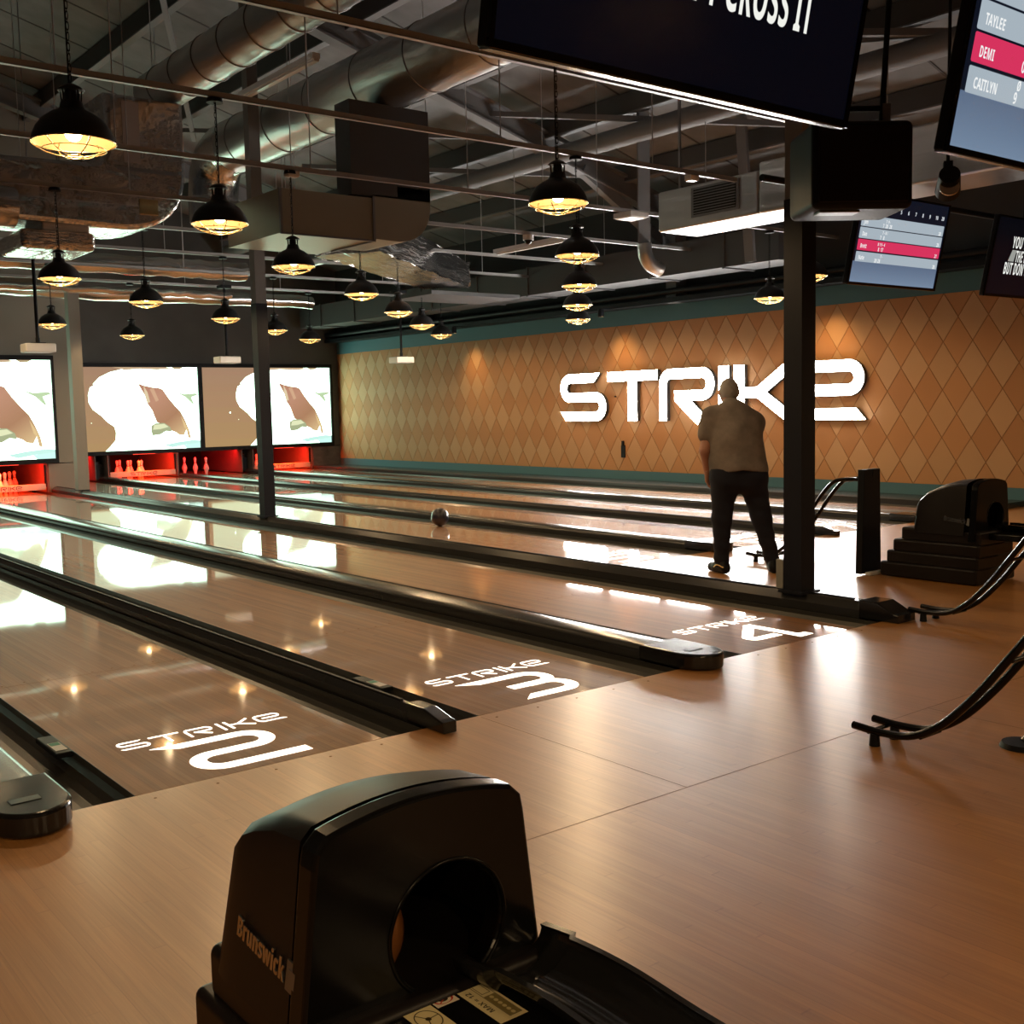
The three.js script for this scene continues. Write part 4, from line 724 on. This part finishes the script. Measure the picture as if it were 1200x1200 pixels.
const cap = (x, y, z, a, b) => { const dx = b[0] - a[0], dy = b[1] - a[1], dz = b[2] - a[2], t = Math.max(0, Math.min(1, ((x - a[0]) * dx + (y - a[1]) * dy + (z - a[2]) * dz) / (dx * dx + dy * dy + dz * dz))); return Math.hypot(x - a[0] - t * dx, y - a[1] - t * dy, z - a[2] - t * dz) - (a[3] + t * (b[3] - a[3])); };
const ell = (x, y, z, c, r) => { const k = Math.hypot((x - c[0]) / r[0], (y - c[1]) / r[1], (z - c[2]) / r[2]); return (k - 1) * Math.min(...r); };
const smin = (a, b, k) => { const h = Math.max(0, k - Math.abs(a - b)) / k; return Math.min(a, b) - h * h * k / 4; };
const union = (ds, k) => ds.reduce((a, b) => smin(a, b, k));
{
  // local axes: x to his right, z towards the viewer behind him (he faces -z)
  const t = thing('person', 'person in grey t-shirt and dark jeans bending forward on lane five approach', 'person', [5.13, 0, -1.96], -0.667); t.scale.x = 0.95;
  const body = (x, y, z) => {
    const neck = cap(x, y, z, [-0.02, 1.3, -0.13, 0.06], [-0.02, 1.42, -0.24, 0.055]);
    const head = union([ell(x, y, z, [-0.02, 1.475, -0.285], [0.077, 0.098, 0.1]), ell(x, y, z, [-0.02, 1.44, -0.33], [0.055, 0.07, 0.07]), ell(x, y, z, [-0.02, 1.435, -0.405], [0.014, 0.02, 0.02])], 0.05);
    const ears = Math.min(ell(x, y, z, [-0.1, 1.465, -0.275], [0.014, 0.032, 0.024]), ell(x, y, z, [0.06, 1.465, -0.275], [0.014, 0.032, 0.024]));
    const armL = union([cap(x, y, z, [-0.235, 1.25, -0.08, 0.056], [-0.275, 1.0, -0.03, 0.045]), cap(x, y, z, [-0.275, 1.0, -0.03, 0.045], [-0.25, 0.83, -0.08, 0.031])], 0.03);
    const armR = union([cap(x, y, z, [0.17, 1.22, -0.12, 0.056], [0.19, 1.02, -0.27, 0.045]), cap(x, y, z, [0.19, 1.02, -0.27, 0.045], [-0.1, 0.99, -0.34, 0.032])], 0.03);
    const trunk = union([cap(x, y, z, [0, 0.95, -0.02, 0.13], [-0.02, 1.28, -0.12, 0.12]), cap(x, y, z, [-0.19, 1.27, -0.1, 0.06], [0.15, 1.24, -0.12, 0.06])], 0.08);
    const legs = Math.min(cap(x, y, z, [-0.12, 0.8, 0, 0.08], [-0.14, 0.06, -0.0, 0.038]), cap(x, y, z, [0.12, 0.8, 0, 0.08], [0.285, 0.06, 0.03, 0.038]));
    return union([neck, smin(head, ears, 0.012), armL, armR, trunk, legs], 0.03);
  };
  const hand = (w, dir, side, up) => { const W = V(...w), d = V(...dir).normalize(), s = V(...side).normalize(), n = d.clone().cross(s); const P = (a, b, c) => { const q = W.clone().addScaledVector(d, a).addScaledVector(s, b).addScaledVector(n, c); return [q.x, q.y, q.z]; };
    const segs = [[...[P(0, 0, 0)], P(0.075, 0, 0)]];
    return (x, y, z) => { let r = cap(x, y, z, [...P(0.0, -0.012, 0), 0.024], [...P(0.075, -0.026, 0.0), 0.016]); r = smin(r, cap(x, y, z, [...P(0.0, 0.012, 0), 0.024], [...P(0.075, 0.026, 0), 0.016]), 0.02);
      [[-0.031, 0.052], [-0.011, 0.066], [0.01, 0.07], [0.031, 0.06]].forEach(([b, L]) => { const f = Math.min(cap(x, y, z, [...P(0.075, b, 0), 0.0095], [...P(0.075 + L * 0.6, b * 1.1, 0.012), 0.0085]), cap(x, y, z, [...P(0.075 + L * 0.6, b * 1.1, 0.012), 0.0085], [...P(0.075 + L * 0.95, b * 1.1, 0.038), 0.0075])); r = smin(r, f, 0.006); });
      const th = Math.min(cap(x, y, z, [...P(0.02, 0.03, 0.004), 0.012], [...P(0.055, 0.056, 0.018), 0.0105]), cap(x, y, z, [...P(0.055, 0.056, 0.018), 0.0105], [...P(0.085, 0.06, 0.034), 0.009])); return smin(r, th, 0.012); }; };
  const g1 = field(body, [-0.36, 0, -0.5], [0.36, 1.62, 0.2], 0.0125);
  const g2 = field(hand([-0.25, 0.825, -0.08], [0.03, -1, -0.15], [0.35, 0, -1]), [-0.34, 0.62, -0.2], [-0.14, 0.87, 0.02], 0.0034);
  const g3 = field(hand([-0.11, 0.99, -0.34], [-1, -0.12, 0.1], [0, 1, 0]), [-0.34, 0.88, -0.45], [-0.08, 1.1, -0.22], 0.0034);
  mesh('body', [g1, g2, g3], M.skin, t);
  const shirt = (x, y, z) => {
    const trunk = union([cap(x, y, z, [0.0, 0.86, 0.0, 0.178], [-0.015, 1.1, -0.04, 0.168]), cap(x, y, z, [-0.015, 1.1, -0.04, 0.17], [-0.02, 1.26, -0.1, 0.135]), cap(x, y, z, [-0.2, 1.26, -0.09, 0.082], [0.14, 1.22, -0.11, 0.08]), cap(x, y, z, [-0.1, 0.84, 0.0, 0.15], [-0.12, 1.22, -0.08, 0.11]), cap(x, y, z, [0.1, 0.84, 0.0, 0.15], [0.08, 1.2, -0.08, 0.115]), cap(x, y, z, [-0.02, 1.3, -0.12, 0.08], [-0.02, 1.37, -0.2, 0.064])], 0.09);
    const sl = Math.min(cap(x, y, z, [-0.22, 1.26, -0.085, 0.078], [-0.262, 1.12, -0.055, 0.07]), cap(x, y, z, [0.17, 1.22, -0.12, 0.078], [0.185, 1.1, -0.2, 0.07]));
    const w = Math.sin(y * 34 + x * 9 + z * 6) * 0.0025 + Math.sin(y * 19 - x * 23) * 0.003;
    let d = smin(trunk, sl, 0.05) + w; return Math.max(d, 0.845 - 0.12 * Math.abs(x) - y, y + z * -0.9 - 1.585);
  };
  mesh('t_shirt', field(shirt, [-0.36, 0.8, -0.35], [0.32, 1.45, 0.22], 0.011), M.shirt, t);
  const jeans = (x, y, z) => {
    const hips = union([ell(x, y, z, [0, 0.84, 0.0], [0.215, 0.15, 0.14]), ell(x, y, z, [-0.1, 0.78, 0.045], [0.13, 0.14, 0.12]), ell(x, y, z, [0.1, 0.78, 0.045], [0.13, 0.14, 0.12])], 0.08);
    const l = union([cap(x, y, z, [-0.115, 0.78, 0.0, 0.125], [-0.14, 0.45, -0.01, 0.082]), cap(x, y, z, [-0.14, 0.45, -0.01, 0.082], [-0.145, 0.08, 0.0, 0.062])], 0.04);
    const r = union([cap(x, y, z, [0.115, 0.78, 0.0, 0.125], [0.195, 0.45, 0.0, 0.082]), cap(x, y, z, [0.195, 0.45, 0.0, 0.082], [0.285, 0.09, 0.03, 0.06])], 0.04);
    const w = Math.sin(y * 60 + x * 14) * 0.002 * (y < 0.3 ? 2 : 1);
    return Math.max(smin(hips, Math.min(l, r), 0.04) + w, y - 0.86, 0.05 - y);
  };
  mesh('jeans', field(jeans, [-0.3, 0.0, -0.22], [0.4, 0.95, 0.25], 0.0115), M.jeans, t);
  const shoe = (cx, cz, a) => (x, y, z) => { const c = Math.cos(a), s = Math.sin(a), X = (x - cx) * c - (z - cz) * s, Z = (x - cx) * s + (z - cz) * c; const d = union([cap(X, y, Z, [0, 0.045, 0.06, 0.042], [0, 0.035, -0.16, 0.038]), cap(X, y, Z, [0, 0.08, 0.03, 0.045], [0, 0.05, -0.06, 0.042])], 0.04); return Math.max(d, 0.004 - y); };
  const S1 = mesh('shoe', field(shoe(-0.145, 0.0, 0.35), [-0.28, 0, -0.24], [0.0, 0.15, 0.13], 0.006), M.black, t), S2 = mesh('shoe', field(shoe(0.29, 0.03, -0.15), [0.17, 0, -0.22], [0.42, 0.15, 0.15], 0.006), M.black, t);
  mesh('shoe_stripe', tube([[-0.205, 0.05, -0.03], [-0.19, 0.075, 0.03], [-0.15, 0.06, 0.1]], 0.007, 10, 6), M.brass, t);
  const hair = (x, y, z) => Math.max(union([ell(x, y, z, [-0.02, 1.485, -0.275], [0.083, 0.1, 0.106]), ell(x, y, z, [-0.02, 1.46, -0.24], [0.07, 0.08, 0.08])], 0.03) + Math.sin(x * 140) * Math.sin(y * 120) * 0.0012, -(z + 0.31 + (y - 1.5) * 0.8), 1.425 - y - 0 * z);
  mesh('hair', field(hair, [-0.12, 1.4, -0.4], [0.08, 1.6, -0.14], 0.005), M.hair, t);
}

renderer.render(scene, camera);
